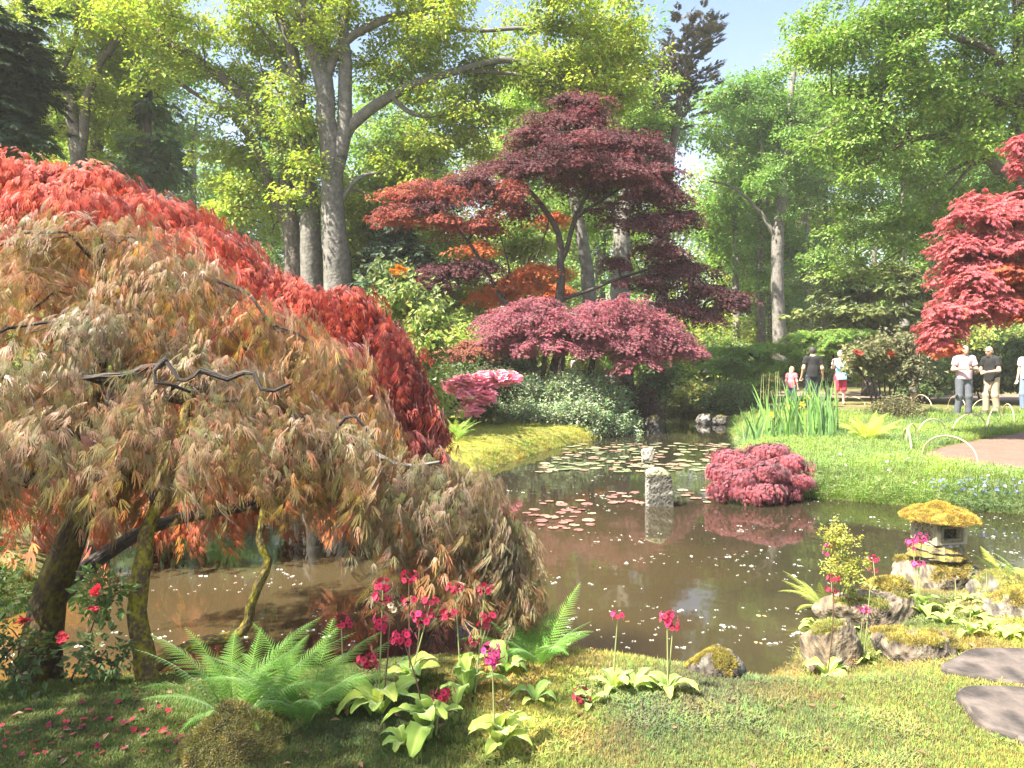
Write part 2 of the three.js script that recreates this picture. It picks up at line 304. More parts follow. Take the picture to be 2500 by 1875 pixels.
function tuft(sd, n, h, w, spread, bend = 0.4) {
  seed(sd); const t = new Tri();
  for (let i = 0; i < n; i++) {
    const a = rr(0, 6.283), r = Math.sqrt(R()) * spread, p = V(Math.cos(a) * r, 0, Math.sin(a) * r), b = a + gs() * 0.8, l = h * rr(0.55, 1.15), o = V(Math.cos(b), 0, Math.sin(b)), s = V(-o.z, 0, o.x).multiplyScalar(w / 2), k = bend * rr(0.3, 1.4);
    const m = p.clone().addScaledVector(o, l * k * 0.3).add(V(0, l * 0.6, 0)), e = p.clone().addScaledVector(o, l * k).add(V(0, l * (1 - k * 0.35), 0));
    t.col(...jit([1, 1, 1], 0.25)); t.q(p.clone().sub(s), p.clone().add(s), m.clone().add(s), m.clone().sub(s)).t(m.clone().sub(s), m.clone().add(s), e);
  }
  return t.geo();
}
const S = {
  broad: broadSpray(11, 30, 0.118, 0.36), broadBig: broadSpray(12, 28, 0.19, 0.62), shrub: broadSpray(13, 24, 0.06, 0.16), rhodo: broadSpray(14, 20, 0.075, 0.17),
  palm: palmSpray(15, 24, 0.062, 0.27, 5), palmNear: palmSpray(16, 18, 0.07, 0.2, 7), 
  bronze: [laceSpray(17, 8, 0.088, 0.22, 7, 2, 0.45, 0.020, 0.25), laceSpray(18, 9, 0.10, 0.27, 7, 2, 0.5, 0.018, 0.21), laceSpray(19, 9, 0.075, 0.2, 7, 2, 0.3, 0.022, 0.34)],
  red: [laceSpray(20, 9, 0.115, 0.3, 5, 1, 0.15, 0.045, 0.3), laceSpray(21, 9, 0.125, 0.32, 5, 1, 0.1, 0.05, 0.36)],
  pink: laceSpray(22, 8, 0.095, 0.17, 5, 0, 0.4, 0.06, 0.36),
  needle: needleSpray(23), needleSmall: needleSpray(24, 34, 0.3, 0.1),
};

// ---------------------------------------------------------------- woody skeletons
class Wood {
  constructor() { this.n = []; this.geos = []; }
  node(p, par, r) { this.n.push({ p, par, r, len: par >= 0 ? this.n[par].len + p.distanceTo(this.n[par].p) : 0 }); return this.n.length - 1; }
  stem(pts, r0, r1, seg = 8, joined = true) { // an explicit trunk or limb; returns its geometry
    let pl = pts;
    if (joined && this.n.length) { let b = 0, bd = 1e9; this.n.forEach((q, i) => { const d = q.p.distanceToSquared(pts[0]); if (d < bd) { bd = d; b = i; } }); this.last = b; if (bd > 1e-4) pl = [this.n[b].p.clone(), ...pts]; }
    const L = new THREE.CatmullRomCurve3(pl, false, 'centripetal'), k = Math.max(5, Math.min(34, Math.ceil(L.getLength() / Math.max(0.1, r0 * 1.6)))), q = L.getPoints(k);
    for (let i = 1; i < k; i++) { const w = r0 * 0.35 * Math.min(1, 4 * i / k); q[i].add(V((vn(i * 0.7, r0 * 99, 3) - 0.5) * w, 0, (vn(i * 0.7, 9, r0 * 77) - 0.5) * w)); }
    let par = joined && this.n.length ? this.last : -1;
    q.forEach((p, i) => { par = this.node(p, par, lerp(r0, r1, Math.pow(i / k, 0.8))); });
    return tube(q, (t) => lerp(r0, r1, Math.pow(t, 0.8)) * (1 + (this.flare ?? 0) * Math.exp(-t * 14)), seg, true, 0.25);
  }
  reach(target, opt = {}) { // grow a bough from the nearest wood to a point
    const { up = 0.15, step = 0.35, wig = 0.12, far = 0.25, most = 1e9 } = opt;
    let b = -1, bd = 1e9; for (let i = 0; i < this.n.length; i++) { const q = this.n[i], d = q.p.distanceTo(target) + far * q.len * 0.2 + (q.p.y > target.y + 0.3 && !opt.down ? (q.p.y - target.y) * 0.7 : 0); if (d < bd) { bd = d; b = i; } }
    const a = this.n[b].p, d = a.distanceTo(target); if (d > most) return -1;
    const k = Math.max(2, Math.min(12, Math.ceil(d / step))), pts = [a.clone()], ids = [b];
    const mid = a.clone().lerp(target, 0.5).add(V(gs() * d * wig, d * up + gs() * d * wig * 0.5, gs() * d * wig));
    for (let i = 1; i <= k; i++) { const t = i / k, p = a.clone().multiplyScalar((1 - t) * (1 - t)).addScaledVector(mid, 2 * t * (1 - t)).addScaledVector(target, t * t); if (i < k) p.add(V(gs() * 0.05, gs() * 0.05, gs() * 0.05).multiplyScalar(Math.min(1, d))); pts.push(p); ids.push(this.node(p, ids[i - 1], 0)); }
    (this.chains ??= []).push(ids); return ids[k];
  }
  twigs(rTip = 0.012, pw = 2.3, seg = 5, rMax = 0.16) {
    const n = this.n, w = new Float64Array(n.length);
    for (let i = n.length - 1; i >= 0; i--) { if (!n[i].r) { w[i] += w[i] ? 0 : Math.pow(rTip, pw); if (n[i].par >= 0) w[n[i].par] += w[i]; } }
    const rad = (i) => n[i].r ? n[i].r : Math.min(rMax, Math.pow(w[i], 1 / pw)), gs_ = [];
    for (const ids of this.chains ?? []) {
      const rs = ids.map((i, k) => k ? rad(i) : Math.min(rad(i), rad(ids[1]) * 1.25)); rs[rs.length - 1] = rTip * 0.5;
      gs_.push(tube(ids.map((i) => n[i].p), (t) => { const f = t * (rs.length - 1), i = Math.min(rs.length - 2, Math.floor(f)); return lerp(rs[i], rs[i + 1], f - i); }, seg, false));
    }
    return gs_.length ? mergeGeometries(gs_) : null;
  }
}
const ellip = (c, r) => { for (;;) { const x = rr(-1, 1), y = rr(-1, 1), z = rr(-1, 1); if (x * x + y * y + z * z < 1) return V(c.x + x * r.x, c.y + y * r.y, c.z + z * r.z); } };

// Broadleaved or needled tree. stems: [[px,py,depth]...] with radii; blobs: [px, py, depth, rx px, ry px, rz m, sprays]
function makeTree(o) {
  const t = thing(o.name, o.label, o.category ?? 'tree', V(0, 0, 0), 0, o.group);
  seed(o.seed); const w = new Wood(); w.flare = o.flare ?? 0.5;
  o.stems.forEach((s, i) => {
    const A = o.at ?? at, pts = s.p.map(([x, y, d]) => A(x, y, d ?? o.d)); if (!i || s.ground) pts[0] = gy(pts[0]).add(V(0, -0.1, 0));
    const g = w.stem(pts, s.r[0], s.r[1], s.r[0] > 0.15 ? 12 : 8, i > 0 && !s.ground); w.flare = 0;
    part(i && !s.ground ? 'limb' : 'trunk', g, o.bark ?? M.oak, t);
  });
  const cp = new Copies(), c0 = o.color, c1 = o.color2 ?? c0.map((x) => x * 0.7), ends = [];
  for (const [x, y, d, rx, ry, rz, n] of o.blobs) {
    const c = (o.at ?? at)(x, y, d), r = o.at ? V(rx, ry, rz) : V(px2m(rx, d), px2m(ry, d), rz), na = Math.max(3, Math.round(n * (o.more ?? 1.6) / (o.per ?? 10)));
    for (let i = 0; i < na; i++) { const p = ellip(c, r); if (p.y > groundY(p.x, p.z) + 0.1 && (n < 60 || o.even || fbm(p.x * 0.7, p.y * 0.8, p.z * 0.7 + 30, 2) > 0.40 + gs() * 0.03)) ends.push(p); }
  }
  const cen = w.n[0].p; ends.sort((a, b) => (o.sortY ? 1 : 0) * 0 + a.distanceToSquared(cen) - b.distanceToSquared(cen));
  for (const p of ends) {
    w.reach(p, o.reach ?? {}); const tone = fbm(p.x * 0.8, p.y * 0.8, p.z * 0.8, 2), k = o.per ?? 10;
    for (let i = 0; i < k; i++) {
      const q = p.clone().add(V(gs(), gs() * (o.flat ?? 0.6), gs()).multiplyScalar(o.clump ?? 0.42)), out = q.clone().sub(p).add(V(gs() * 0.2, o.tilt ?? 0, gs() * 0.2)); out.y *= 0.5;
      const m = clamp(tone * 1.6 - 0.3 + gs() * 0.22), col = C(lerp(c1[0], c0[0], m), lerp(c1[1], c0[1], m), lerp(c1[2], c0[2], m));
      cp.add(q, out.lengthSq() < 1e-6 ? V(1, 0, 0) : out, V(gs() * 0.45, 1, gs() * 0.45).normalize(), rr(0.75, 1.25) * (o.scale ?? 1), col);
    }
  }
  const tw = w.twigs(o.tip ?? 0.012, 2.3, 4, o.rMax ?? 0.12); if (tw) { const q = part('twigs', tw, o.bark ?? M.oak, t); q.userData.kind = 'stuff'; }
  cp.build('crown', o.spray ?? S.broad, o.mat ?? M.leaf, t, 'stuff'); return t;
}
// Maple of spreading tiers or a weeping dome: umbrellas [px, py, depth, radius m, drop m, sprays, colour index]
function makeMaple(o) {
  const t = thing(o.name, o.label, 'tree', V(0, 0, 0), 0, o.group);
  seed(o.seed); const w = new Wood(); w.flare = 0.35;
  o.stems.forEach((s, i) => {
    const pts = s.p.map(([x, y, d]) => at(x, y, d ?? o.d)); if (!i || s.ground) pts[0] = gy(pts[0]).add(V(0, -0.08, 0));
    const g = w.stem(pts, s.r[0], s.r[1], 10, i > 0 && !s.ground); w.flare = 0;
    part(i && !s.ground ? 'limb' : 'trunk', g, s.bark ?? o.bark ?? M.dark, t);
  });
  const kinds = Array.isArray(o.spray) ? o.spray : [o.spray], cps = kinds.map(() => new Copies());
  const ums = []; for (const [x, y, d, rad, drop, n, ci = 0, sq = 0.8] of o.umbrellas) { const k = o.split ?? 1; for (let i = 0; i < k; i++) { const c = at(x, y, d), f = k > 1 ? rr(0.48, 0.82) : 1, a = i * 2.4 + R(), q = k > 1 ? rad * 0.62 * Math.sqrt((i + 0.3) / k) : 0; c.x += Math.cos(a) * q; c.z += Math.sin(a) * q * sq; c.y -= drop * 0.9 * Math.pow(q / rad, 1.6) + (k > 1 ? gs() * 0.12 * rad : 0); ums.push([c, rad * f, drop * (k > 1 ? f * rr(0.35, 0.75) : 1), n * (o.more ?? 1) / k * (k > 1 ? rr(0.7, 1.3) : 1), ci, sq, R()]); } }
  for (const [a, rad, drop, n, ci, sq, ut] of ums) {
    const id = w.reach(a.clone().add(V(0, -0.08 - (o.sink ?? 0) * 3, 0)), { up: o.up ?? 0.08, wig: 0.16, step: 0.25 }); if (id < 0) continue;
    const nb = Math.max(5, Math.round(n / 16)), pal = o.colors[ci];
    for (let b = 0; b < nb; b++) {
      if (o.gaps && R() < o.gaps) continue;
      const az = (b + R()) / nb * 6.283, L = rad * rr(0.55, 1.08), dz = Math.sin(az) * sq, dx = Math.cos(az), dd = drop * rr(0.75, 1.15) * Math.pow(L / rad, 1.5), lift = rad * rr(0, 0.08), ex = o.ex ?? 2;
      const P = (q) => V(a.x + dx * L * q * (o.curl ? 1 - 0.18 * q * q : 1), a.y + lift * Math.sin(q * 3) - dd * Math.pow(q, ex), a.z + dz * L * q * (o.curl ? 1 - 0.18 * q * q : 1));
      let par = id; const ids = [id]; for (const q of [0.25, 0.5, 0.75, 0.95]) { par = w.node(P(q).add(V(gs() * 0.03, -0.03 - (o.sink ?? 0), gs() * 0.03)), par, 0); ids.push(par); } (w.chains ??= []).push(ids);
      const tone = R(), k = Math.round(n / nb * rr(0.8, 1.2));
      for (let i = 0; i < k; i++) {
        const q = Math.sqrt(rr(0.02, 1)), p = P(q), tg = P(Math.min(1.04, q + 0.06)).sub(P(q - 0.06)), j = (o.jitter ?? 0.06) * (rad + 0.4);
        p.add(V(gs() * j, (R() < (o.over ?? 0) ? 0.5 : -1) * Math.abs(gs()) * j * (o.thick ?? 0.7), gs() * j)); if (p.y < groundY(p.x, p.z) + 0.05 && p.y < WATER + 0.06) continue;
        const yaw = gs() * (o.yaw ?? 0.5); tg.applyAxisAngle(V(0, 1, 0), yaw).normalize(); if (o.hang) tg.y -= o.hang * q;
        const m = clamp(tone * 0.35 + ut * 0.45 + R() * 0.4 - 0.1), tipk = (o.tipBias ?? 0) * sm(0.82, 1.02, q) * R();
        const cA = pal[0], cB = pal[1], cT = pal[2] ?? pal[0], col = C(lerp(lerp(cB[0], cA[0], m), cT[0], tipk), lerp(lerp(cB[1], cA[1], m), cT[1], tipk), lerp(lerp(cB[2], cA[2], m), cT[2], tipk));
        cps[Math.floor(R() * kinds.length)].add(p, tg, V(gs() * 0.3, 1, gs() * 0.3).normalize(), rr(0.75, 1.2) * (o.scale ?? 1), col);
      }
    }
  }
  for (const [x, y, d, rx, ry, rz, n, ci = 0] of o.fill ?? []) { // loose sprays between the tiers
    const pal = o.colors[ci]; for (let i = 0; i < n / 9; i++) {
      const p = ellip(at(x, y, d), V(px2m(rx, d), px2m(ry, d), rz)), ut = R(); w.reach(p, { up: 0.1, wig: 0.15, step: 0.3 });
      for (let k = 0; k < 9; k++) { const q = p.clone().add(V(gs() * 0.34, gs() * 0.1, gs() * 0.34)), tg = q.clone().sub(p); tg.y = -0.1 - R() * 0.4; const m = clamp(ut * 0.6 + R() * 0.5 - 0.1), a = pal[0], b = pal[1]; cps[Math.floor(R() * kinds.length)].add(q, tg, V(gs() * 0.35, 1, gs() * 0.35).normalize(), rr(0.7, 1.2) * (o.scale ?? 1), C(lerp(b[0], a[0], m), lerp(b[1], a[1], m), lerp(b[2], a[2], m))); }
    }
  }
  const tw = w.twigs(o.tip ?? 0.006, 2.4, 4, o.rMax ?? 0.05); if (tw) { const q = part('twigs', tw, o.bark ?? M.dark, t); q.userData.kind = 'stuff'; }
  cps.forEach((c, i) => c.n && c.build('crown', kinds[i], o.mat ?? M.lace, t, 'stuff')); return t;
}
// ---------------------------------------------------------------- woodland trees
const GRN = [0.26, 0.40, 0.04], GRN2 = [0.11, 0.20, 0.025], YEL = [0.40, 0.48, 0.04], YEL2 = [0.17, 0.24, 0.022], BLU = [0.20, 0.36, 0.05], BLU2 = [0.08, 0.16, 0.03];
const gW = 'broadleaved woodland trees around the pond garden';
makeTree({ name: 'beech_tree', seed: 101, d: 23, label: 'tallest smooth grey trunk rising behind the red maples, with long limb arching right', bark: M.beech, color: YEL, color2: YEL2,
  stems: [{ p: [[338, 352], [337, 262], [332, 209], [330, 139], [323, 81], [311, 46], [302, 10], [292, -60]], r: [0.43, 0.18] },
    { p: [[335, 175], [345, 130], [345, 70], [343, 35], [350, -40]], r: [0.3, 0.14] },
    { p: [[340, 150], [348, 130], [371, 109], [406, 88], [464, 70], [512, 60], [560, 76], [598, 100]], r: [0.26, 0.05] },
    { p: [[324, 85], [330, 65], [348, 39], [395, 16], [429, 12], [480, -10]], r: [0.22, 0.06] },
    { p: [[392, 96], [413, 114], [453, 117], [499, 128]], r: [0.11, 0.03] },
    { p: [[337, 205], [346, 193], [362, 176], [395, 172], [441, 171]], r: [0.12, 0.03] },
    { p: [[466, 70], [520, 75], [570, 92], [625, 95]], r: [0.09, 0.03] },
    { p: [[400, 14], [470, 30], [540, 28], [600, 40], [650, 70]], r: [0.1, 0.03] }],
  blobs: [[390, 30, 23, 80, 50, 2.5, 260], [480, 20, 23, 90, 55, 2.5, 330], [575, 15, 23, 76, 50, 2.2, 280], [440, 130, 23.5, 60, 40, 1.8, 230], [395, 190, 24, 50, 30, 1.5, 130], [612, 60, 23, 42, 40, 1.8, 150], [350, -40, 23, 120, 40, 3, 200], [540, 95, 23.5, 90, 26, 1.6, 200], [330, 110, 22.5, 45, 80, 1, 60]] });
makeTree({ name: 'beech_tree', seed: 102, d: 24, label: 'grey trunk standing just left of the tallest trunk, partly touching it', bark: M.beech, color: YEL, color2: YEL2,
  stems: [{ p: [[312, 352], [311, 255], [309, 209], [304, 139], [299, 93], [288, 35], [272, 0], [255, -50]], r: [0.36, 0.14] },
    { p: [[300, 100], [280, 60], [262, 30], [240, 10]], r: [0.1, 0.04] }, { p: [[305, 150], [322, 110], [326, 60], [322, 10]], r: [0.1, 0.04] }],
  blobs: [[270, 30, 24, 60, 60, 2.2, 240], [310, 150, 23.4, 30, 60, 1.2, 90], [250, 120, 24.5, 45, 40, 1.6, 90], [300, -40, 24, 90, 40, 2.5, 130]] });
makeTree({ name: 'leaning_tree', seed: 103, d: 24.5, label: 'leafy tree whose bare double trunk leans far to the left behind the red maple', bark: M.oak, color: YEL, color2: YEL2,
  stems: [{ p: [[300, 352], [292, 235], [285, 167], [267, 121], [232, 86], [197, 60], [167, 42], [151, 19], [140, -20]], r: [0.3, 0.09] },
    { p: [[298, 340], [288, 230], [272, 197], [262, 158], [244, 130], [223, 109], [200, 97], [174, 79]], r: [0.25, 0.05] },
    { p: [[288, 190], [296, 150], [290, 110], [262, 70]], r: [0.1, 0.04] }],
  blobs: [[170, 20, 24.5, 60, 40, 2, 180], [230, 60, 25, 45, 35, 1.6, 100], [225, 165, 26, 50, 22, 1.6, 80], [255, 210, 25, 40, 40, 1.5, 110], [150, 70, 24, 20, 20, 1, 20]] });
makeTree({ name: 'forked_oak', seed: 104, d: 26, label: 'oak forking low into two limbs above the left end of the red maple', bark: M.oak, color: YEL, color2: YEL2,
  stems: [{ p: [[84, 352], [79, 158], [74, 130], [67, 88], [53, 63], [32, 42], [10, 0]], r: [0.3, 0.1] }, { p: [[80, 152], [88, 97], [100, 63], [121, 35], [132, 14], [140, -40]], r: [0.2, 0.07] }, { p: [[60, 72], [75, 40], [78, 0], [90, -40]], r: [0.12, 0.05] }],
  blobs: [[60, 30, 26, 60, 40, 2.4, 260], [110, 20, 26, 50, 40, 2.2, 200], [70, 100, 26.5, 50, 40, 2, 150], [100, 140, 27, 35, 22, 1.6, 60], [20, 70, 26, 25, 45, 1.5, 60]] });
makeTree({ name: 'straight_oak', seed: 105, d: 28.5, label: 'straight narrow oak trunk just right of the forked oak at left', bark: M.oak, color: YEL, color2: YEL2,
  stems: [{ p: [[95, 352], [96, 160], [98, 116], [106, 70], [112, 30], [116, -20]], r: [0.3, 0.1] }], blobs: [[120, 60, 28.5, 50, 60, 2.5, 220], [105, 130, 29, 30, 26, 1.5, 60]] });
makeTree({ name: 'right_oak', seed: 106, d: 22, label: 'large spreading oak with dark crooked limbs above the bright red maple at right', bark: M.oak, color: GRN, color2: GRN2,
  stems: [{ p: [[1075, 352], [1056, 250], [1024, 172], [1020, 110], [1022, 40], [1014, -60]], r: [0.4, 0.18] },
    { p: [[1006, 176], [993, 162], [982, 152], [965, 142], [949, 137], [911, 140], [890, 151], [862, 168]], r: [0.2, 0.04] },
    { p: [[1003, 168], [974, 161], [949, 173], [920, 190]], r: [0.12, 0.03] }, { p: [[985, 160], [970, 168], [957, 183], [930, 212]], r: [0.09, 0.03] },
    { p: [[1012, 110], [985, 96], [950, 100], [905, 84], [870, 92]], r: [0.15, 0.03] }, { p: [[1014, 80], [990, 50], [950, 36], [900, 30], [860, 10]], r: [0.16, 0.04] }, { p: [[1010, 230], [990, 222], [960, 236]], r: [0.1, 0.03] }],
  blobs: [[950, 30, 22, 90, 50, 2.4, 380], [870, 70, 22, 70, 60, 2, 300], [990, 90, 22.5, 60, 50, 2, 200], [930, 140, 22.5, 70, 50, 1.8, 260], [850, 150, 22.5, 45, 40, 1.6, 120], [900, 215, 23.5, 55, 35, 1.6, 170], [860, 250, 24.5, 45, 30, 1.6, 120], [980, 200, 23.5, 50, 30, 1.4, 80], [830, 20, 22.5, 40, 40, 1.4, 110], [930, -50, 22, 120, 40, 3, 160]] });
makeTree({ name: 'tall_oak', seed: 107, d: 34, label: 'tall oak with the palest straight trunk, in the middle of the right-hand woodland', bark: M.pale, color: BLU, color2: BLU2,
  stems: [{ p: [[781, 356], [779, 339], [778, 232], [782, 197], [782, 169], [787, 144], [790, 100], [795, 60]], r: [0.33, 0.1] }, { p: [[779, 240], [768, 225], [758, 209], [730, 186], [709, 181]], r: [0.15, 0.04] }, { p: [[782, 169], [795, 149], [811, 137], [840, 120]], r: [0.14, 0.04] }, { p: [[781, 200], [765, 165], [760, 130]], r: [0.12, 0.04] }],
  blobs: [[790, 95, 34, 60, 45, 2.6, 260], [752, 130, 34, 42, 45, 2.5, 170], [760, 190, 34.5, 60, 35, 2.5, 170], [820, 160, 35, 50, 45, 2.5, 180], [780, 260, 36, 60, 35, 2, 130]] });
[[761, 340, 759, 150, 37, 0.28, 'dark trunk immediately left of the palest trunk'], [737, 338, 735, 170, 38, 0.26, 'leftmost trunk of the woodland right of the dark maple'], [771, 341, 768, 210, 41, 0.22, 'slim trunk squeezed between the palest trunk and its dark neighbour'], [808, 326, 806, 180, 42, 0.24, 'thin trunk some way right of the palest trunk'], [826, 320, 826, 190, 44, 0.24, 'slender trunk above the woman photographing at right'], [905, 320, 903, 190, 40, 0.3, 'woodland tree behind the bright red maple at right']].forEach(([x, y, x2, y2, d, r, l], i) =>
  makeTree({ name: 'woodland_tree', seed: 120 + i, d, label: l, bark: i % 2 ? M.pale : M.oak, color: i % 2 ? GRN : BLU, color2: i % 2 ? GRN2 : BLU2, group: gW, spray: S.broadBig, clump: 0.6, per: 8, tip: 0.02,
    stems: [{ p: [[x, 358], [x, y], [lerp(x, x2, 0.5), (y + y2) / 2], [x2, y2], [x2 + 6, y2 - 70]], r: [r, 0.08] }],
    blobs: [[x2, y2 - 40, d, 42, 40, 2.4, 110], [x2 - 18, y2 + 40, d + 0.5, 36, 32, 2, 60], [x2 + 18, y2 + 90, d + 1, 40, 30, 2, 46]] }));
makeTree({ name: 'grey_beech', seed: 131, d: 27, label: 'pale grey trunk standing among the dark maple’s branches', bark: M.beech, color: GRN, color2: GRN2,
  stems: [{ p: [[590, 356], [589, 297], [584, 250], [572, 184], [566, 130], [560, 80]], r: [0.32, 0.1] }], blobs: [[540, 110, 28, 60, 40, 2, 130], [580, 210, 29, 60, 35, 2, 100]] });
makeTree({ name: 'grey_beech', seed: 132, d: 31, label: 'stout grey trunk dividing into pale limbs behind the dark maple’s right half', bark: M.pale, color: GRN, color2: GRN2,
  stems: [{ p: [[618, 356], [620, 300], [622, 240], [624, 215], [634, 190], [650, 150]], r: [0.5, 0.16] }, { p: [[623, 225], [608, 200], [596, 170], [590, 130]], r: [0.22, 0.06] }, { p: [[624, 215], [622, 180], [626, 140]], r: [0.2, 0.06] }],
  blobs: [[635, 110, 31, 45, 45, 2.4, 90], [600, 90, 31, 60, 50, 2.4, 110], [650, 230, 33, 50, 30, 2, 70], [540, 230, 33, 70, 30, 2, 120]] });
makeTree({ name: 'pine_tree', seed: 133, d: 33, label: 'brownish pine whose tip points into the patch of blue sky', bark: M.oak, color: [0.13, 0.115, 0.075], color2: [0.06, 0.06, 0.04], spray: S.needle, mat: M.needle, per: 6, clump: 0.5, tilt: 0.5,
  stems: [{ p: [[660, 356], [664, 250], [672, 150], [684, 80], [700, 25]], r: [0.32, 0.05] }], blobs: [[690, 55, 33, 22, 34, 1.2, 170], [668, 95, 33, 40, 34, 1.8, 260], [640, 130, 33, 40, 24, 1.6, 110], [702, 32, 33, 8, 12, 0.4, 30]] });
makeTree({ name: 'dark_conifer', seed: 134, d: 19, label: 'dark green conifer filling the top left corner', bark: M.dark, color: [0.045, 0.085, 0.035], color2: [0.015, 0.03, 0.014], spray: S.needle, mat: M.needle, per: 8, clump: 0.5, scale: 1.2, tilt: -0.2,
  stems: [{ p: [[-30, 365], [-28, 200], [-25, 0], [-22, -160]], r: [0.3, 0.08] }], blobs: [[-12, 40, 19, 34, 50, 1.4, 300], [-2, 100, 19, 34, 34, 1.4, 260], [4, 140, 19, 36, 18, 1.4, 160], [-60, 60, 19, 50, 120, 1.6, 200]] });
[[148, 27, 'slim dark conifer standing in the gap left of the leaning tree', 141, 1], [139, 30, 'second slim conifer just left of the dark one beside the sky gap', 142, 0.7]].forEach(([x, d, label, sd, k]) => makeTree({ name: 'slim_conifer', seed: sd, d, label, bark: M.dark, color: [0.10, 0.16, 0.06], color2: [0.04, 0.08, 0.03], spray: S.needle, mat: M.needle, per: 6, clump: 0.4, tilt: -0.3, scale: 0.9,
  stems: [{ p: [[x, 354], [x + 1, 167], [x, 77], [x - 1, -10]], r: [0.2, 0.06] }], blobs: [[x, 15, d, 16, 30, 0.8, 22 * k], [x + 4, 60, d, 17, 22, 0.9, 28 * k], [x + 6, 105, d, 22, 18, 1, 36 * k], [x + 10, 145, d, 30, 16, 1.2, 70 * k], [x + 8, 172, d, 32, 14, 1.3, 70 * k]] }));
makeTree({ name: 'blue_green_fir', seed: 143, d: 23.5, label: 'small blue-green fir between the beech trunks and the dark maple', bark: M.dark, color: [0.06, 0.11, 0.06], color2: [0.02, 0.04, 0.025], spray: S.needleSmall, mat: M.needle, per: 8, clump: 0.3, scale: 1.3,
  stems: [{ p: [[398, 360], [397, 280], [396, 215]], r: [0.12, 0.03] }], blobs: [[396, 225, 23.5, 12, 18, 0.5, 90], [398, 255, 23.5, 26, 20, 0.9, 260], [400, 285, 23.5, 36, 18, 1.1, 320], [402, 315, 23.5, 40, 18, 1.2, 260]] });
makeTree({ name: 'bright_maple', seed: 144, d: 25.5, label: 'bright yellow-green maple right beside the tallest grey trunk', bark: M.dark, color: [0.36, 0.42, 0.03], color2: [0.16, 0.22, 0.02], spray: S.broad,
  stems: [{ p: [[372, 356], [374, 280], [380, 230]], r: [0.14, 0.05] }], blobs: [[375, 215, 25.5, 26, 30, 1.1, 140], [362, 250, 25.5, 26, 24, 1.1, 110], [470, 300, 25, 34, 16, 1, 90], [450, 250, 25, 40, 22, 1, 110], [535, 245, 26, 30, 18, 0.8, 70]] });
makeTree({ name: 'layered_conifer', seed: 145, d: 29, label: 'light green conifer with level branches above the flowering shrub at right', bark: M.oak, color: [0.17, 0.21, 0.05], color2: [0.07, 0.10, 0.03], spray: S.needle, mat: M.needle, per: 8, clump: 0.55, flat: 0.18, tilt: -0.15,
  stems: [{ p: [[870, 356], [872, 290], [876, 240]], r: [0.22, 0.06] }], blobs: [[860, 272, 29, 60, 6, 1.8, 200], [880, 292, 29, 62, 5, 1.8, 230], [850, 312, 29, 66, 5, 1.8, 240], [885, 330, 29, 62, 5, 1.8, 200]] });
makeTree({ name: 'bare_tree', seed: 146, d: 40, label: 'bare pale twiggy tree in the bright sky gap at left', bark: M.pale, color: [0.2, 0.19, 0.14], color2: [0.1, 0.1, 0.08], spray: S.needleSmall, mat: M.needle, per: 1, scale: 0.4, tip: 0.014, reach: { wig: 0.06, up: 0.1 },
  stems: [{ p: [[192, 356], [193, 180], [195, 135], [197, 115]], r: [0.22, 0.05] }], blobs: [[197, 118, 40, 24, 22, 1.3, 60]] });
makeTree({ name: 'garden_tree', seed: 147, label: 'leafy tree just beyond the left edge that dapples the near moss with shade', bark: M.oak, color: YEL, color2: YEL2, at: (x, y, d) => V(x, y, 1.75 - d), d: 2.4, more: 1, flat: 0.5, clump: 0.4,
  stems: [{ p: [[-7.6, 0, 2.2], [-7.5, 2, 2.2], [-7.2, 4.5, 2.3], [-6.6, 6.6, 2.5]], r: [0.2, 0.06] }, { p: [[-7.3, 4, 2.3], [-6.2, 5.6, 2.2], [-5.2, 6.4, 2.3]], r: [0.08, 0.02] }],
  blobs: [[-6.6, 7, 2.5, 1.5, 0.8, 0.75, 34], [-5.3, 6.8, 2.4, 1.2, 0.6, 0.65, 20], [-7.6, 6.4, 2.6, 0.8, 0.8, 0.7, 24]] });
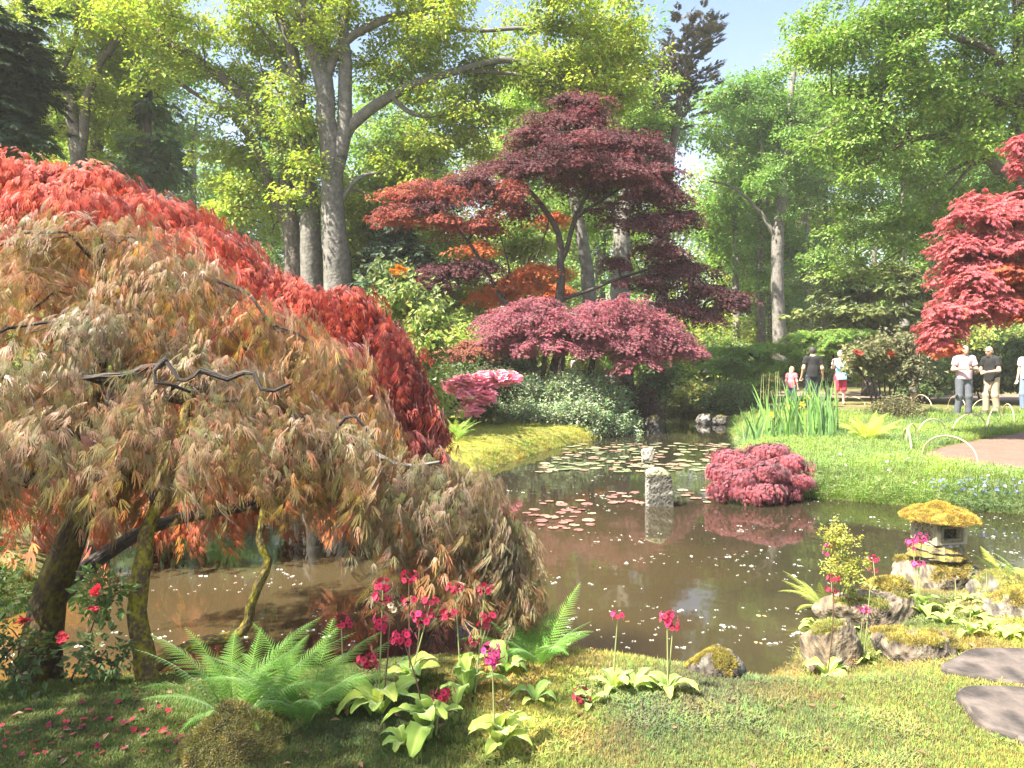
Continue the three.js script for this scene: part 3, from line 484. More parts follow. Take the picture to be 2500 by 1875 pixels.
// trees farther back: three kinds, then copies
{
  const kind = (i, label) => makeTree({ name: 'far_tree', seed: 150 + i, d: 46, label, group: gW, bark: i ? M.oak : M.beech, color: [GRN, YEL, BLU][i], color2: [GRN2, YEL2, BLU2][i], spray: S.broadBig, clump: 0.8, per: 9, tip: 0.03, rMax: 0.14, scale: 1.15,
    stems: [{ p: [[512, 358], [514, 260], [508, 180], [512, 90]], r: [0.34, 0.1] }, { p: [[511, 230], [530, 190], [548, 150]], r: [0.16, 0.05] }, { p: [[513, 250], [490, 205], [478, 165]], r: [0.15, 0.05] }],
    blobs: [[512, 90, 46, 50, 40, 3, 150], [490, 150, 46, 50, 40, 3, 170], [540, 160, 46, 50, 40, 3, 170], [512, 220, 46, 66, 36, 3.4, 170], [500, 275, 46, 70, 26, 3.6, 120], [530, 315, 46, 76, 22, 3.8, 120]] });
  const P0 = at(512, 358, 46), protos = [kind(0, 'far green beech seen behind the dark maple'), kind(1, 'far yellow-green tree seen past the left red maple'), kind(2, 'far blue-green tree closing the view beyond the gravel path')];
  const spots = [[-19, -40, 'far tree behind the forked oak at left'], [-27, -44, 'far tree behind the dark conifer at left'], [-12.5, -47, 'far tree behind the slim conifers'], [-6, -42, 'far tree just right of the beech trunks'], [1.5, -52, 'far tree behind the middle of the dark maple'], [5.4, -46, 'far tree behind the dark maple’s right edge'], [15, -47, 'far tree behind the palest trunk'], [19.5, -52, 'far tree behind the photographing woman'], [24, -44, 'far tree behind the layered conifer'], [30, -49, 'far tree behind the bright red maple'], [36, -44, 'far tree at the right edge behind the bright red maple'], [-22, -62, 'far tree in the second row at far left'], [-8, -66, 'far tree in the second row behind the beeches'], [5, -70, 'far tree in the second row behind the dark maple'], [20, -68, 'far tree in the second row behind the right woodland'], [34, -64, 'far tree in the second row at far right'], [-38, -52, 'far tree at the left edge of the woodland']];
  spots.forEach(([x, z, l], i) => {
    const k = i % 3, o = i < 3 ? protos[k] : dup(protos[k], V(0, 0, 0), 0, l, gW); o.userData.label = l; seed(900 + i);
    const a = rr(0, 6.28), s = rr(0.85, 1.12), c = V(P0.x, 0, P0.z).applyAxisAngle(V(0, 1, 0), a).multiplyScalar(s);
    o.rotation.set(0, a, 0); o.scale.setScalar(s); o.position.set(x - c.x, -0.2, z - c.z);
  });
}
// ---------------------------------------------------------------- maples
T.mossbark = tex(512, (u, v) => { const a = tile(u, v, 6, 61, 4), b = tile(u, v, 34, 62, 3), m = sm(0.38, 0.66, a * 0.6 + b * 0.4); return [lerp(0.24 + 0.14 * b, 0.33 + 0.22 * b, m), lerp(0.19 + 0.12 * b, 0.31 + 0.2 * b, m), lerp(0.13 + 0.08 * b, 0.09, m)]; }, true);
M.mossBark = new THREE.MeshStandardMaterial({ map: withRepeat(T.mossbark, 0.7, 2.2), roughness: 0.95, bumpMap: withRepeat(T.rough, 1, 3), bumpScale: 0.012 });
M.darkMoss = new THREE.MeshStandardMaterial({ color: C(0.42, 0.38, 0.36), map: withRepeat(T.mossbark, 1, 1.6), roughness: 0.95, bumpMap: withRepeat(T.bark, 1, 1), bumpScale: 0.03 });
const BR = [[0.34, 0.225, 0.105], [0.115, 0.086, 0.036], [0.42, 0.20, 0.03]], BRo = [[0.40, 0.22, 0.075], [0.14, 0.095, 0.04], [0.55, 0.24, 0.04]], BRg = [[0.29, 0.20, 0.09], [0.11, 0.088, 0.038], [0.36, 0.13, 0.03]];
makeMaple({ name: 'bronze_maple', seed: 201, label: 'weeping bronze laceleaf maple on mossy twisted stems in the left foreground', d: 3.9, spray: S.bronze, colors: [BR, BRo, BRg], ex: 1.9, curl: 1, hang: 0.2, tipBias: 0.9, more: 0.95, gaps: 0.33, yaw: 0.8, jitter: 0.085, over: 0.35, thick: 1.4, up: -0.15, sink: 0.05, tip: 0.003, rMax: 0.016,
  stems: [{ bark: M.darkMoss, p: [[34, 696, 3.84], [40, 655, 3.85], [46, 610, 3.9], [62, 560, 4.0], [85, 500, 4.1], [95, 420, 4.3], [100, 330, 4.5], [98, 240, 4.6]], r: [0.125, 0.03] },
    { p: [[56, 600, 3.95], [85, 572, 4.2], [112, 550, 4.3], [160, 524, 4.35], [250, 506, 4.4], [330, 498, 4.3], [360, 505, 4.2]], r: [0.06, 0.02] },
    { p: [[150, 703, 3.72], [146, 665, 3.76], [141, 630, 3.78], [139, 590, 3.8], [143, 555, 3.82], [150, 520, 3.9], [172, 470, 4.0], [190, 400, 4.2], [195, 300, 4.5]], r: [0.062, 0.025], ground: 1, bark: M.mossBark },
    { p: [[150, 668, 3.76], [172, 655, 3.8], [200, 643, 3.82], [228, 637, 3.84], [246, 628, 3.84], [250, 605, 3.85], [262, 578, 3.86], [268, 560, 3.88], [261, 545, 3.9], [262, 525, 3.95], [268, 480, 4.0], [290, 410, 4.2]], r: [0.036, 0.018], bark: M.mossBark },
    { p: [[345, 500, 4.25], [352, 470, 4.2], [346, 446, 4.18], [358, 437, 4.15], [380, 456, 4.12], [405, 466, 4.1], [440, 462, 4.05]], r: [0.022, 0.008], bark: M.pale },
    { p: [[85, 377, 3.89], [118, 376, 3.84], [134, 373, 3.82], [145, 367, 3.80], [160, 366, 3.79], [166, 359, 3.79]], r: [0.018, 0.014] }, { p: [[164, 361, 3.79], [157, 366, 3.77], [153, 378, 3.76], [158, 384, 3.76], [173, 385, 3.79], [190, 392, 3.89]], r: [0.014, 0.008] }, { p: [[166, 361, 3.79], [177, 376, 3.78], [182, 381, 3.78], [191, 378, 3.79], [200, 370, 3.84]], r: [0.011, 0.007] }, { p: [[228, 379, 3.89], [245, 372, 3.84], [254, 373, 3.82], [261, 389, 3.81], [274, 391, 3.82], [290, 384, 3.89]], r: [0.016, 0.008] }, { p: [[330, 440, 4.09], [340, 424, 4.04], [352, 414, 4.02], [362, 424, 4.02], [375, 440, 4.04]], r: [0.013, 0.007] },
    { p: [[165, 500, 4.15], [152, 430, 4.2], [172, 385, 4.15], [205, 388, 4.1], [215, 378, 4.1], [212, 398, 4.05], [240, 400, 4.05]], r: [0.022, 0.01] }],
  umbrellas: [[95, 226, 4.8, 0.95, 0.34, 330, 1], [25, 275, 4.5, 0.85, 0.34, 230, 1], [180, 262, 4.7, 0.85, 0.42, 300, 1], [245, 312, 4.65, 0.8, 0.46, 290, 1], [315, 345, 4.6, 0.62, 0.5, 240, 1], [95, 310, 4.3, 0.85, 0.34, 260], [190, 355, 4.2, 0.75, 0.34, 240], [10, 365, 4.0, 0.7, 0.34, 220], [285, 395, 4.25, 0.7, 0.42, 240, 1], [95, 410, 3.9, 0.7, 0.3, 230], [365, 400, 4.5, 0.42, 0.55, 130, 1], [205, 420, 3.95, 0.6, 0.22, 210], [300, 425, 4.0, 0.5, 0.3, 160], [425, 455, 4.1, 0.46, 0.6, 290, 2], [478, 474, 4.05, 0.33, 0.80, 260, 2], [500, 506, 4.0, 0.24, 0.62, 150, 2], [446, 496, 3.95, 0.38, 0.66, 200, 2], [25, 440, 3.65, 0.56, 0.28, 190], [150, 455, 3.8, 0.42, 0.18, 110, 2], [392, 482, 4.0, 0.33, 0.4, 110, 2], [285, 470, 3.9, 0.36, 0.14, 70, 2], [350, 425, 4.05, 0.42, 0.3, 110]] });
const RD = [[0.60, 0.085, 0.032], [0.28, 0.035, 0.022], [0.70, 0.27, 0.08]], RDd = [[0.46, 0.08, 0.05], [0.20, 0.032, 0.028], [0.58, 0.12, 0.06]], RDo = [[0.56, 0.15, 0.05], [0.32, 0.07, 0.03], [0.62, 0.26, 0.07]];
makeMaple({ name: 'red_laceleaf_maple', seed: 202, label: 'broad dome of scarlet laceleaf maple rising behind the bronze maple', d: 7.3, spray: S.red, colors: [RD, RDd, RDo], ex: 1.9, more: 1.25, scale: 0.85, yaw: 0.45, curl: 1, hang: 0.0, tipBias: 0.9, up: -0.08, sink: 0.06, jitter: 0.10, over: 0.45, thick: 0.8, tip: 0.004, rMax: 0.02, mat: leafMat({ clearcoat: 0.08, transmission: 0.5 }),
  stems: [{ p: [[45, 530, 7.1], [60, 480, 7.2], [95, 430, 7.3], [130, 360, 7.5], [110, 280, 7.6], [80, 200, 7.8]], r: [0.13, 0.04] }, { p: [[92, 430, 7.3], [160, 410, 7.3], [240, 390, 7.4], [320, 380, 7.5], [370, 400, 7.6]], r: [0.08, 0.02] }, { p: [[120, 370, 7.4], [200, 310, 7.5], [280, 300, 7.6], [340, 310, 7.7]], r: [0.07, 0.02] }],
  umbrellas: [[10, 163, 8, 1.25, 0.6, 260], [82, 175, 8, 1.15, 0.65, 260], [150, 200, 7.9, 1.05, 0.65, 260], [60, 195, 7.2, 1.15, 0.65, 260], [198, 232, 7.8, 0.95, 0.65, 250], [150, 240, 7.1, 1.05, 0.65, 260], [245, 266, 7.7, 0.95, 0.75, 250], [295, 287, 7.6, 0.8, 0.8, 230], [348, 292, 7.8, 0.66, 0.8, 220], [372, 322, 7.8, 0.62, 0.8, 240, 1], [400, 366, 7.8, 0.5, 0.7, 200, 1], [418, 402, 7.7, 0.36, 0.5, 120, 1], [240, 305, 7.1, 0.95, 0.8, 250], [0, 235, 6.7, 1.1, 0.75, 230, 1], [325, 345, 7.2, 0.8, 0.95, 240, 1], [375, 415, 7.4, 0.5, 0.7, 160, 1], [340, 420, 7.2, 0.7, 0.8, 180, 2], [250, 405, 7.0, 0.95, 0.8, 200, 2], [150, 420, 6.8, 0.95, 0.8, 200, 2], [50, 430, 6.6, 1.0, 0.8, 200, 2], [200, 475, 7, 0.8, 0.5, 120, 2], [330, 470, 7.3, 0.7, 0.5, 120, 2], [100, 490, 6.9, 0.8, 0.5, 110, 2], [412, 436, 7.4, 0.35, 0.4, 90, 1]] });
const DK = [[0.19, 0.033, 0.042], [0.075, 0.015, 0.024], [0.38, 0.07, 0.05]], OR = [[0.78, 0.24, 0.05], [0.45, 0.11, 0.03]], PK = [[0.42, 0.11, 0.14], [0.19, 0.042, 0.06], [0.42, 0.13, 0.15]];
makeMaple({ name: 'dark_maple', seed: 203, label: 'tall dark red Japanese maple with airy tiers in the middle of the garden', d: 20.5, spray: S.palm, mat: M.leaf, colors: [DK, [[0.42, 0.09, 0.045], [0.2, 0.035, 0.028], [0.5, 0.16, 0.05]]], ex: 1.8, split: 4, more: 0.95, jitter: 0.14, thick: 0.9, tip: 0.008, rMax: 0.05,
  stems: [{ p: [[556, 372], [560, 330], [560, 297], [561, 267], [557, 230], [539, 202], [520, 180], [500, 165]], r: [0.17, 0.035] }, { p: [[561, 262], [566, 249], [576, 217], [589, 186], [580, 140], [572, 100]], r: [0.1, 0.025] }, { p: [[548, 350], [525, 320], [503, 300], [490, 278], [466, 239], [440, 215], [410, 200]], r: [0.1, 0.025] }, { p: [[503, 298], [506, 285], [509, 271], [500, 235]], r: [0.05, 0.02] }, { p: [[576, 217], [610, 195], [640, 180], [660, 200]], r: [0.07, 0.02] }, { p: [[562, 300], [590, 290], [630, 275], [680, 265], [705, 285]], r: [0.07, 0.02] }],
  fill: [[590, 155, 20.3, 85, 42, 1.4, 380], [575, 115, 20.5, 34, 18, 0.8, 80], [480, 195, 20.4, 80, 24, 1.1, 150, 1], [655, 225, 20.4, 38, 50, 1.1, 130], [690, 285, 20.4, 44, 18, 0.9, 70]],
  umbrellas: [[573, 96, 20.5, 0.8, 0.5, 70], [560, 117, 20.5, 1.3, 0.5, 130], [533, 128, 20.5, 1.1, 0.4, 100], [598, 128, 20.5, 1.4, 0.6, 140], [626, 140, 20.5, 1.2, 0.6, 120], [589, 145, 19.8, 1.8, 0.5, 190], [505, 158, 20.5, 1.3, 0.4, 120], [542, 158, 20, 1.5, 0.5, 160], [644, 162, 20.5, 1.3, 0.6, 140], [607, 165, 19.7, 1.6, 0.5, 190], [468, 177, 20.5, 1.3, 0.4, 120], [413, 184, 20.5, 1.2, 0.35, 110, 1], [431, 195, 20.5, 1.2, 0.35, 110], [392, 210, 20.5, 0.7, 0.4, 60, 1], [409, 204, 20.2, 0.9, 0.35, 70, 1], [496, 188, 20.5, 1.2, 0.35, 100], [515, 202, 20.5, 0.9, 0.3, 60], [653, 188, 20.5, 1.3, 0.6, 150], [666, 210, 20.5, 1.1, 0.5, 130], [644, 214, 20.2, 1.1, 0.45, 110], [477, 221, 20.5, 0.9, 0.35, 80, 1], [444, 217, 20.3, 0.9, 0.35, 80, 1], [663, 247, 20.5, 0.9, 0.45, 90], [681, 262, 20.5, 1.1, 0.5, 110], [709, 284, 20.5, 0.9, 0.35, 90], [728, 294, 20.5, 0.7, 0.3, 60], [735, 300, 20.5, 0.4, 0.2, 30], [616, 258, 20.8, 0.7, 0.3, 40], [644, 277, 20.5, 0.9, 0.3, 80], [450, 265, 20.4, 1.1, 0.4, 100], [477, 260, 20.4, 0.9, 0.35, 80], [431, 278, 20.4, 0.7, 0.3, 60], [700, 310, 20.6, 1.0, 0.3, 80], [672, 302, 20.6, 1.1, 0.35, 90], [606, 205, 20.8, 0.9, 0.35, 50], [580, 175, 20.8, 1.2, 0.4, 70]] });
makeMaple({ name: 'orange_maple', seed: 204, label: 'glowing orange maple foliage behind the slender dark trunks in the middle', d: 23, spray: S.palm, mat: M.leaf, colors: [OR], ex: 1.8, split: 4, jitter: 0.2, tip: 0.008, rMax: 0.04,
  stems: [{ p: [[530, 366], [528, 310], [522, 280], [530, 255]], r: [0.08, 0.03] }, { p: [[528, 312], [505, 290], [490, 285]], r: [0.05, 0.02] }, { p: [[526, 275], [545, 235], [550, 212]], r: [0.04, 0.015] }],
  umbrellas: [[515, 276, 21.4, 1.1, 0.5, 190], [537, 264, 21.4, 1.1, 0.4, 180], [497, 288, 21.4, 0.9, 0.4, 130], [478, 244, 23, 0.7, 0.3, 50], [550, 212, 23, 0.6, 0.4, 50], [556, 285, 23, 0.6, 0.5, 60], [570, 325, 23, 1, 0.5, 60]] });
makeMaple({ name: 'pink_maple', seed: 205, label: 'low spreading dusky pink maple tiers above the rhododendron bush', d: 18.8, spray: S.palm, mat: leafMat({ clearcoat: 0.4 }), colors: [PK, [[0.40, 0.13, 0.05], [0.2, 0.06, 0.03]]], ex: 1.7, split: 4, jitter: 0.08, thick: 1, tip: 0.008, rMax: 0.05,
  stems: [{ p: [[537, 374], [533, 355], [531, 340], [520, 322], [505, 318]], r: [0.1, 0.03] }, { p: [[548, 374], [556, 358], [570, 340], [580, 322], [610, 312]], r: [0.13, 0.035], ground: 1 }, { p: [[540, 372], [545, 355], [550, 338], [552, 318]], r: [0.08, 0.03], ground: 1 }, { p: [[591, 374], [594, 356], [608, 335], [640, 325], [665, 335]], r: [0.09, 0.03], ground: 1 }],
  fill: [[580, 318, 18.6, 90, 18, 1.2, 300], [640, 335, 18.6, 50, 14, 0.9, 140]],
  umbrellas: [[533, 300, 18.8, 1.2, 0.5, 150], [512, 314, 18.8, 1.2, 0.7, 160], [561, 308, 18.6, 1.4, 0.6, 200], [589, 317, 18.4, 1.4, 0.6, 200], [607, 303, 18.9, 1.2, 0.45, 140], [635, 312, 18.6, 1.3, 0.6, 180], [656, 328, 18.6, 1.1, 0.5, 150], [678, 341, 18.6, 0.8, 0.35, 90], [505, 335, 18.6, 0.9, 0.45, 100], [478, 342, 18.8, 0.85, 0.3, 80, 1], [448, 349, 18.8, 0.6, 0.2, 50, 1], [552, 328, 18.2, 1.2, 0.5, 160], [622, 336, 18.2, 1.1, 0.5, 150], [645, 346, 18.2, 0.9, 0.45, 110], [585, 340, 18.2, 0.8, 0.35, 70]] });
makeMaple({ name: 'scarlet_maple', seed: 206, label: 'bright scarlet maple reaching in from the right edge above the two men', d: 14, spray: S.palmNear, mat: leafMat({ clearcoat: 0.35 }), colors: [[[0.58, 0.15, 0.15], [0.32, 0.055, 0.06], [0.64, 0.25, 0.25]], [[0.55, 0.13, 0.03], [0.3, 0.05, 0.02]]], ex: 1.8, split: 4, more: 1.1, jitter: 0.08, thick: 1, tip: 0.006, rMax: 0.04,
  stems: [{ p: [[1130, 430, 14], [1120, 340], [1100, 280], [1070, 240], [1030, 215]], r: [0.12, 0.03] }, { p: [[1110, 310], [1060, 290], [1010, 285], [960, 305]], r: [0.05, 0.015] }, { p: [[1112, 325], [1060, 320], [1000, 318], [950, 330]], r: [0.05, 0.015] }, { p: [[1080, 250], [1060, 190], [1035, 145]], r: [0.05, 0.015] }],
  fill: [[1000, 235, 14, 44, 50, 0.9, 260], [970, 300, 14, 40, 26, 0.6, 130]],
  umbrellas: [[1022, 195, 14, 1.1, 0.5, 190], [985, 206, 14, 0.7, 0.4, 120], [1000, 240, 13.8, 0.9, 0.4, 140], [968, 238, 14, 0.5, 0.4, 80], [975, 262, 13.9, 0.65, 0.35, 100], [1015, 270, 13.8, 0.9, 0.4, 140, 1], [958, 298, 13.9, 0.55, 0.3, 100], [945, 318, 14, 0.45, 0.35, 80], [934, 336, 14, 0.28, 0.3, 50], [992, 296, 13.8, 0.7, 0.3, 110], [1035, 302, 13.6, 0.7, 0.25, 90, 1], [942, 342, 14, 0.3, 0.2, 44, 1], [1026, 138, 14, 0.45, 0.3, 60], [1022, 165, 14, 0.35, 0.2, 30], [1000, 284, 14.4, 0.7, 0.25, 70, 1]] });
makeMaple({ name: 'small_pink_maple', seed: 207, label: 'small rounded pink laceleaf maple at the water’s edge', d: 9.8, spray: S.pink, mat: leafMat({ clearcoat: 0.1 }), colors: [[[0.37, 0.085, 0.115], [0.15, 0.034, 0.05], [0.46, 0.17, 0.18]], [[0.34, 0.09, 0.07], [0.17, 0.045, 0.035]]], ex: 2, split: 2, more: 1.9, curl: 1, hang: 0.2, tipBias: 0.6, jitter: 0.1, thick: 1.1, scale: 0.66, tip: 0.003, rMax: 0.02,
  stems: [{ p: [[782, 492, 9.9], [778, 478, 10], [765, 462, 10], [760, 448, 10.1]], r: [0.04, 0.015] }, { p: [[775, 475, 10], [750, 466, 9.8], [735, 462, 9.7]], r: [0.02, 0.008] }],
  umbrellas: [[757, 440, 10.2, 0.62, 0.38, 260], [738, 452, 9.9, 0.42, 0.42, 190], [782, 452, 9.9, 0.45, 0.4, 190], [760, 462, 9.6, 0.5, 0.38, 200], [730, 474, 9.6, 0.26, 0.3, 90], [792, 474, 9.7, 0.32, 0.26, 100], [765, 482, 9.4, 0.3, 0.16, 70], [745, 482, 9.45, 0.28, 0.16, 60]] });
for (const [sd, label, c, umb, d, base] of [
  [211, 'low spreading green maple mound in front of the palest trunk', [[[0.24, 0.40, 0.04], [0.09, 0.18, 0.025]]], [[735, 346, 27, 1.4, 0.6, 160], [760, 342, 27, 1.6, 0.6, 190], [725, 362, 26.6, 1.3, 0.6, 150], [755, 360, 26.4, 1.4, 0.7, 180], [780, 358, 26.6, 1.2, 0.6, 140], [745, 376, 26.2, 1.4, 0.6, 160]], 27, [756, 392]],
  [212, 'green maple arching behind the man in black seen from behind', [[[0.28, 0.44, 0.045], [0.11, 0.21, 0.025]]], [[825, 328, 25.5, 1.4, 0.6, 180], [850, 326, 25.5, 1.3, 0.5, 160], [805, 342, 25.4, 1.2, 0.7, 160], [845, 342, 25.2, 1.2, 0.5, 140], [870, 336, 25.6, 1.0, 0.5, 100], [800, 358, 25.4, 0.9, 0.6, 90]], 25.5, [830, 396]],
  [213, 'shaded green maple at the far end of the pond', [[[0.2, 0.33, 0.04], [0.08, 0.15, 0.02]]], [[690, 372, 27, 1.2, 0.5, 110], [668, 366, 28, 1.2, 0.5, 110], [715, 388, 26.5, 0.9, 0.5, 90], [735, 392, 25, 0.9, 0.5, 90]], 27, [700, 402]],
]) makeMaple({ name: 'green_maple', seed: sd, label, d, spray: S.palm, mat: M.leaf, colors: c, split: 3, ex: 1.8, tip: 0.01, rMax: 0.05, thick: 1, stems: [{ p: [[base[0], base[1]], [base[0] - 4, base[1] - 18], [base[0] + 4, base[1] - 36]], r: [0.1, 0.03] }], umbrellas: umb });
// ---------------------------------------------------------------- shrubs
const gS = 'green shrubs along the far bank';
function shrub(o) {
  const t = makeTree({ category: 'shrub', tip: 0.006, rMax: 0.025, per: 7, clump: 0.16, more: 1.6, flat: 0.7, tilt: 0.35, spray: S.shrub, bark: M.dark, ...o,
    stems: o.stems ?? [-1, 0, 1].map((k) => ({ p: [[o.base[0] + k * 3, o.base[1]], [o.base[0] + k * (o.sp ?? 8), o.base[1] - (o.hh ?? 14)], [o.base[0] + k * (o.sp ?? 8) * 1.8, o.base[1] - (o.hh ?? 14) * 1.9]], r: [0.03, 0.01], ground: 1 })) });
  if (o.blossom) { seed(o.seed + 5); const cp = new Copies(); for (const [x, y, d, rx, ry, rz, n] of o.blossom.blobs) for (let i = 0; i < n; i++) { const p = ellip(at(x, y, d), V(px2m(rx, d), px2m(ry, d), rz)); const k = rr(0.7, 1.25), c = o.blossom.color; cp.add(p, V(gs(), rr(-0.2, 0.5), gs() + 0.4), V(gs() * 0.4, 1, gs() * 0.4).normalize(), o.blossom.s * rr(0.7, 1.2), C(c[0] * k, c[1] * k, c[2] * k)); } cp.build('blossom', S.bloom, M.petal, t, 'stuff'); }
  return t;
}
S.bloom = (() => { seed(77); const t = new Tri(); for (let i = 0; i < 7; i++) { const a = i * 2.4, p = V(Math.cos(a) * 0.05, gs() * 0.02, Math.sin(a) * 0.05).multiplyScalar(Math.sqrt(i / 7)); t.col(...jit([1, 1, 1], 0.15)); for (let k = 0; k < 5; k++) { const b = k * 1.2566 + i; diamond(t, p, V(Math.cos(b), 0.5, Math.sin(b)).normalize(), V(0, 1, 0), 0.035, 0.026, 0.1); } } return t.geo(); })();
S.big = broadSpray(31, 14, 0.13, 0.2);
shrub({ name: 'rhododendron_bush', seed: 301, d: 18, label: 'large pale green rhododendron bush on the far moss bank by the water', color: [0.40, 0.46, 0.25], color2: [0.13, 0.18, 0.07], spray: S.rhodo, mat: leafMat({ clearcoat: 0.5, clearcoatRoughness: 0.35, transmission: 0.3 }), base: [555, 436], sp: 14,
  blobs: [[530, 394, 18.6, 34, 14, 0.8, 240], [570, 388, 18.4, 44, 14, 0.8, 300], [600, 402, 18, 36, 16, 0.8, 260], [520, 414, 18.2, 30, 12, 0.7, 180], [560, 412, 17.6, 44, 14, 0.7, 280], [600, 420, 17.5, 38, 12, 0.7, 220], [575, 430, 17.4, 36, 7, 0.6, 140], [625, 424, 17.8, 16, 10, 0.5, 80], [548, 427, 17.5, 22, 8, 0.5, 90]] });
shrub({ name: 'pink_azalea', seed: 302, d: 17, label: 'azalea covered in bright pink flowers left of the pale rhododendron', color: [0.14, 0.17, 0.06], color2: [0.05, 0.06, 0.03], base: [478, 430], blobs: [[466, 394, 17, 24, 15, 0.6, 140], [497, 386, 17, 22, 12, 0.6, 110], [478, 410, 17, 24, 13, 0.6, 120]],
  blossom: { color: [0.90, 0.38, 0.52], s: 1.7, blobs: [[466, 386, 16.2, 24, 11, 0.3, 230], [494, 380, 16.2, 26, 8, 0.3, 220], [478, 397, 16, 20, 10, 0.3, 160], [470, 412, 15.9, 14, 6, 0.25, 50], [512, 376, 16.4, 9, 5, 0.3, 26]] } });
shrub({ name: 'burgundy_shrub', seed: 303, d: 19.3, label: 'dark burgundy rounded shrub right of the pale rhododendron', color: [0.12, 0.06, 0.045], color2: [0.045, 0.03, 0.022], base: [632, 432], blobs: [[618, 382, 19.5, 22, 10, 0.7, 140], [634, 398, 19.3, 22, 16, 0.7, 190], [642, 416, 19, 18, 14, 0.6, 140], [608, 386, 19.6, 16, 8, 0.6, 70]],
  blossom: { color: [0.5, 0.06, 0.05], s: 1.1, blobs: [[615, 372, 19.4, 18, 3, 0.4, 24]] } });
shrub({ name: 'large_leaved_shrub', seed: 304, d: 14.5, label: 'light green large-leaved shrub with orange flower clusters right of the red dome', color: [0.30, 0.36, 0.07], color2: [0.08, 0.12, 0.03], spray: S.big, clump: 0.28, base: [425, 425], hh: 30, sp: 8, per: 5,
  blobs: [[388, 275, 15, 14, 6, 0.4, 26], [402, 295, 14.8, 26, 12, 0.7, 44], [420, 315, 14.6, 26, 14, 0.7, 50], [424, 345, 14.5, 18, 16, 0.7, 40], [424, 375, 14.4, 18, 18, 0.6, 36], [428, 402, 14.4, 16, 14, 0.5, 26], [400, 330, 15, 18, 22, 0.7, 26]],
  blossom: { color: [0.6, 0.2, 0.02], s: 1.6, blobs: [[400, 335, 14.2, 6, 5, 0.2, 12], [414, 336, 14.2, 5, 5, 0.2, 12], [398, 272, 14.6, 14, 4, 0.3, 10]] } });
shrub({ name: 'flowering_shrub', seed: 305, d: 19.5, label: 'open shrub of upright stems with a few red and white blooms beside the men', color: [0.22, 0.22, 0.07], color2: [0.09, 0.09, 0.035], per: 5, clump: 0.25, spray: S.big,
  stems: [-4, -2.6, -1.2, 0.2, 1.6, 3].map((k, i) => ({ p: [[884 + k * 2.2, 404], [884 + k * 4, 385], [884 + k * 7, 366], [884 + k * 10, 350]], r: [0.03, 0.008], ground: 1 })),
  blobs: [[868, 352, 19.5, 13, 8, 0.6, 44], [890, 345, 19.5, 24, 9, 0.8, 90], [912, 352, 19.4, 16, 9, 0.6, 60], [875, 364, 19.4, 26, 8, 0.7, 50], [905, 368, 19.4, 18, 10, 0.6, 40], [860, 361, 19.6, 7, 6, 0.4, 14]],
  blossom: { color: [0.6, 0.03, 0.02], s: 1.5, blobs: [[858, 353, 19, 3, 2, 0.1, 9], [890, 354, 19, 3, 2, 0.1, 8]] } });
shrub({ name: 'low_shrub', seed: 306, d: 18.5, label: 'low brownish shrub at the foot of the flowering shrub', color: [0.16, 0.15, 0.05], color2: [0.07, 0.06, 0.03], base: [900, 413], hh: 5, blobs: [[899, 409, 18.5, 14, 5, 0.4, 80]] });
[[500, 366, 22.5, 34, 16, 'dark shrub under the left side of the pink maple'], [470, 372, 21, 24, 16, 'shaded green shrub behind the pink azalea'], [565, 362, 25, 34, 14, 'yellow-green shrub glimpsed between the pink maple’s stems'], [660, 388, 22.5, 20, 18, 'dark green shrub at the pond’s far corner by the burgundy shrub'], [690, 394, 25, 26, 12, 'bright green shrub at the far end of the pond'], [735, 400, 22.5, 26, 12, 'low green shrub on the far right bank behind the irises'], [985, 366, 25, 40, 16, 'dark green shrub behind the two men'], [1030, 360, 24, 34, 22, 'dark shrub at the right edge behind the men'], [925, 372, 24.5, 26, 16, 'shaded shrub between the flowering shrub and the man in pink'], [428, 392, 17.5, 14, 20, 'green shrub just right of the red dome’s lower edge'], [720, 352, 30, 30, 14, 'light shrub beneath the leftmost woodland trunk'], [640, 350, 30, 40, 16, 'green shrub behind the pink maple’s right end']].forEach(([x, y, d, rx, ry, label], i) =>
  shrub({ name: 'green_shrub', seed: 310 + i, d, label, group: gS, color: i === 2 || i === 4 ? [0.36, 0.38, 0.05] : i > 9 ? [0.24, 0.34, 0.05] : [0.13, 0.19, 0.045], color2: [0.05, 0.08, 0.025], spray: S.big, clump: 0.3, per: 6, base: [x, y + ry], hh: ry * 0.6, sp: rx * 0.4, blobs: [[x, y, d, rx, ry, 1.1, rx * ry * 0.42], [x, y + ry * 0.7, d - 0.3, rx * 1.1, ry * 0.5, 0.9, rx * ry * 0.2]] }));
shrub({ name: 'red_azalea', seed: 340, d: 3.6, label: 'straggly azalea with a few red flowers around the thick dark trunk at left', color: [0.22, 0.32, 0.05], color2: [0.07, 0.11, 0.025], per: 4, clump: 0.07, more: 1, scale: 0.62, spray: S.shrub, tip: 0.0022, rMax: 0.007,
  stems: [[4, 700, 20, 640], [20, 700, 60, 620], [60, 694, 98, 610], [0, 690, -30, 600], [70, 690, 106, 650]].map(([x, y, x2, y2]) => ({ p: [[x, y, 3.72], [(x + x2) / 2 + 4, (y + y2) / 2, 3.66], [x2, y2, 3.6]], r: [0.006, 0.003], ground: 1 })),
  blobs: [[4, 620, 3.5, 16, 26, 0.1, 14], [90, 600, 3.62, 22, 8, 0.1, 14], [98, 662, 3.6, 18, 7, 0.08, 7], [8, 660, 3.5, 14, 14, 0.1, 8], [-20, 600, 3.6, 40, 40, 0.2, 20]],
  blossom: { color: [0.6, 0.02, 0.05], s: 0.5, blobs: [[23, 622, 3.4, 3, 3, 0.02, 4], [91, 609, 3.5, 2, 2, 0.02, 3], [95, 592, 3.5, 2, 2, 0.02, 3], [60, 640, 3.45, 3, 3, 0.02, 3]] } });
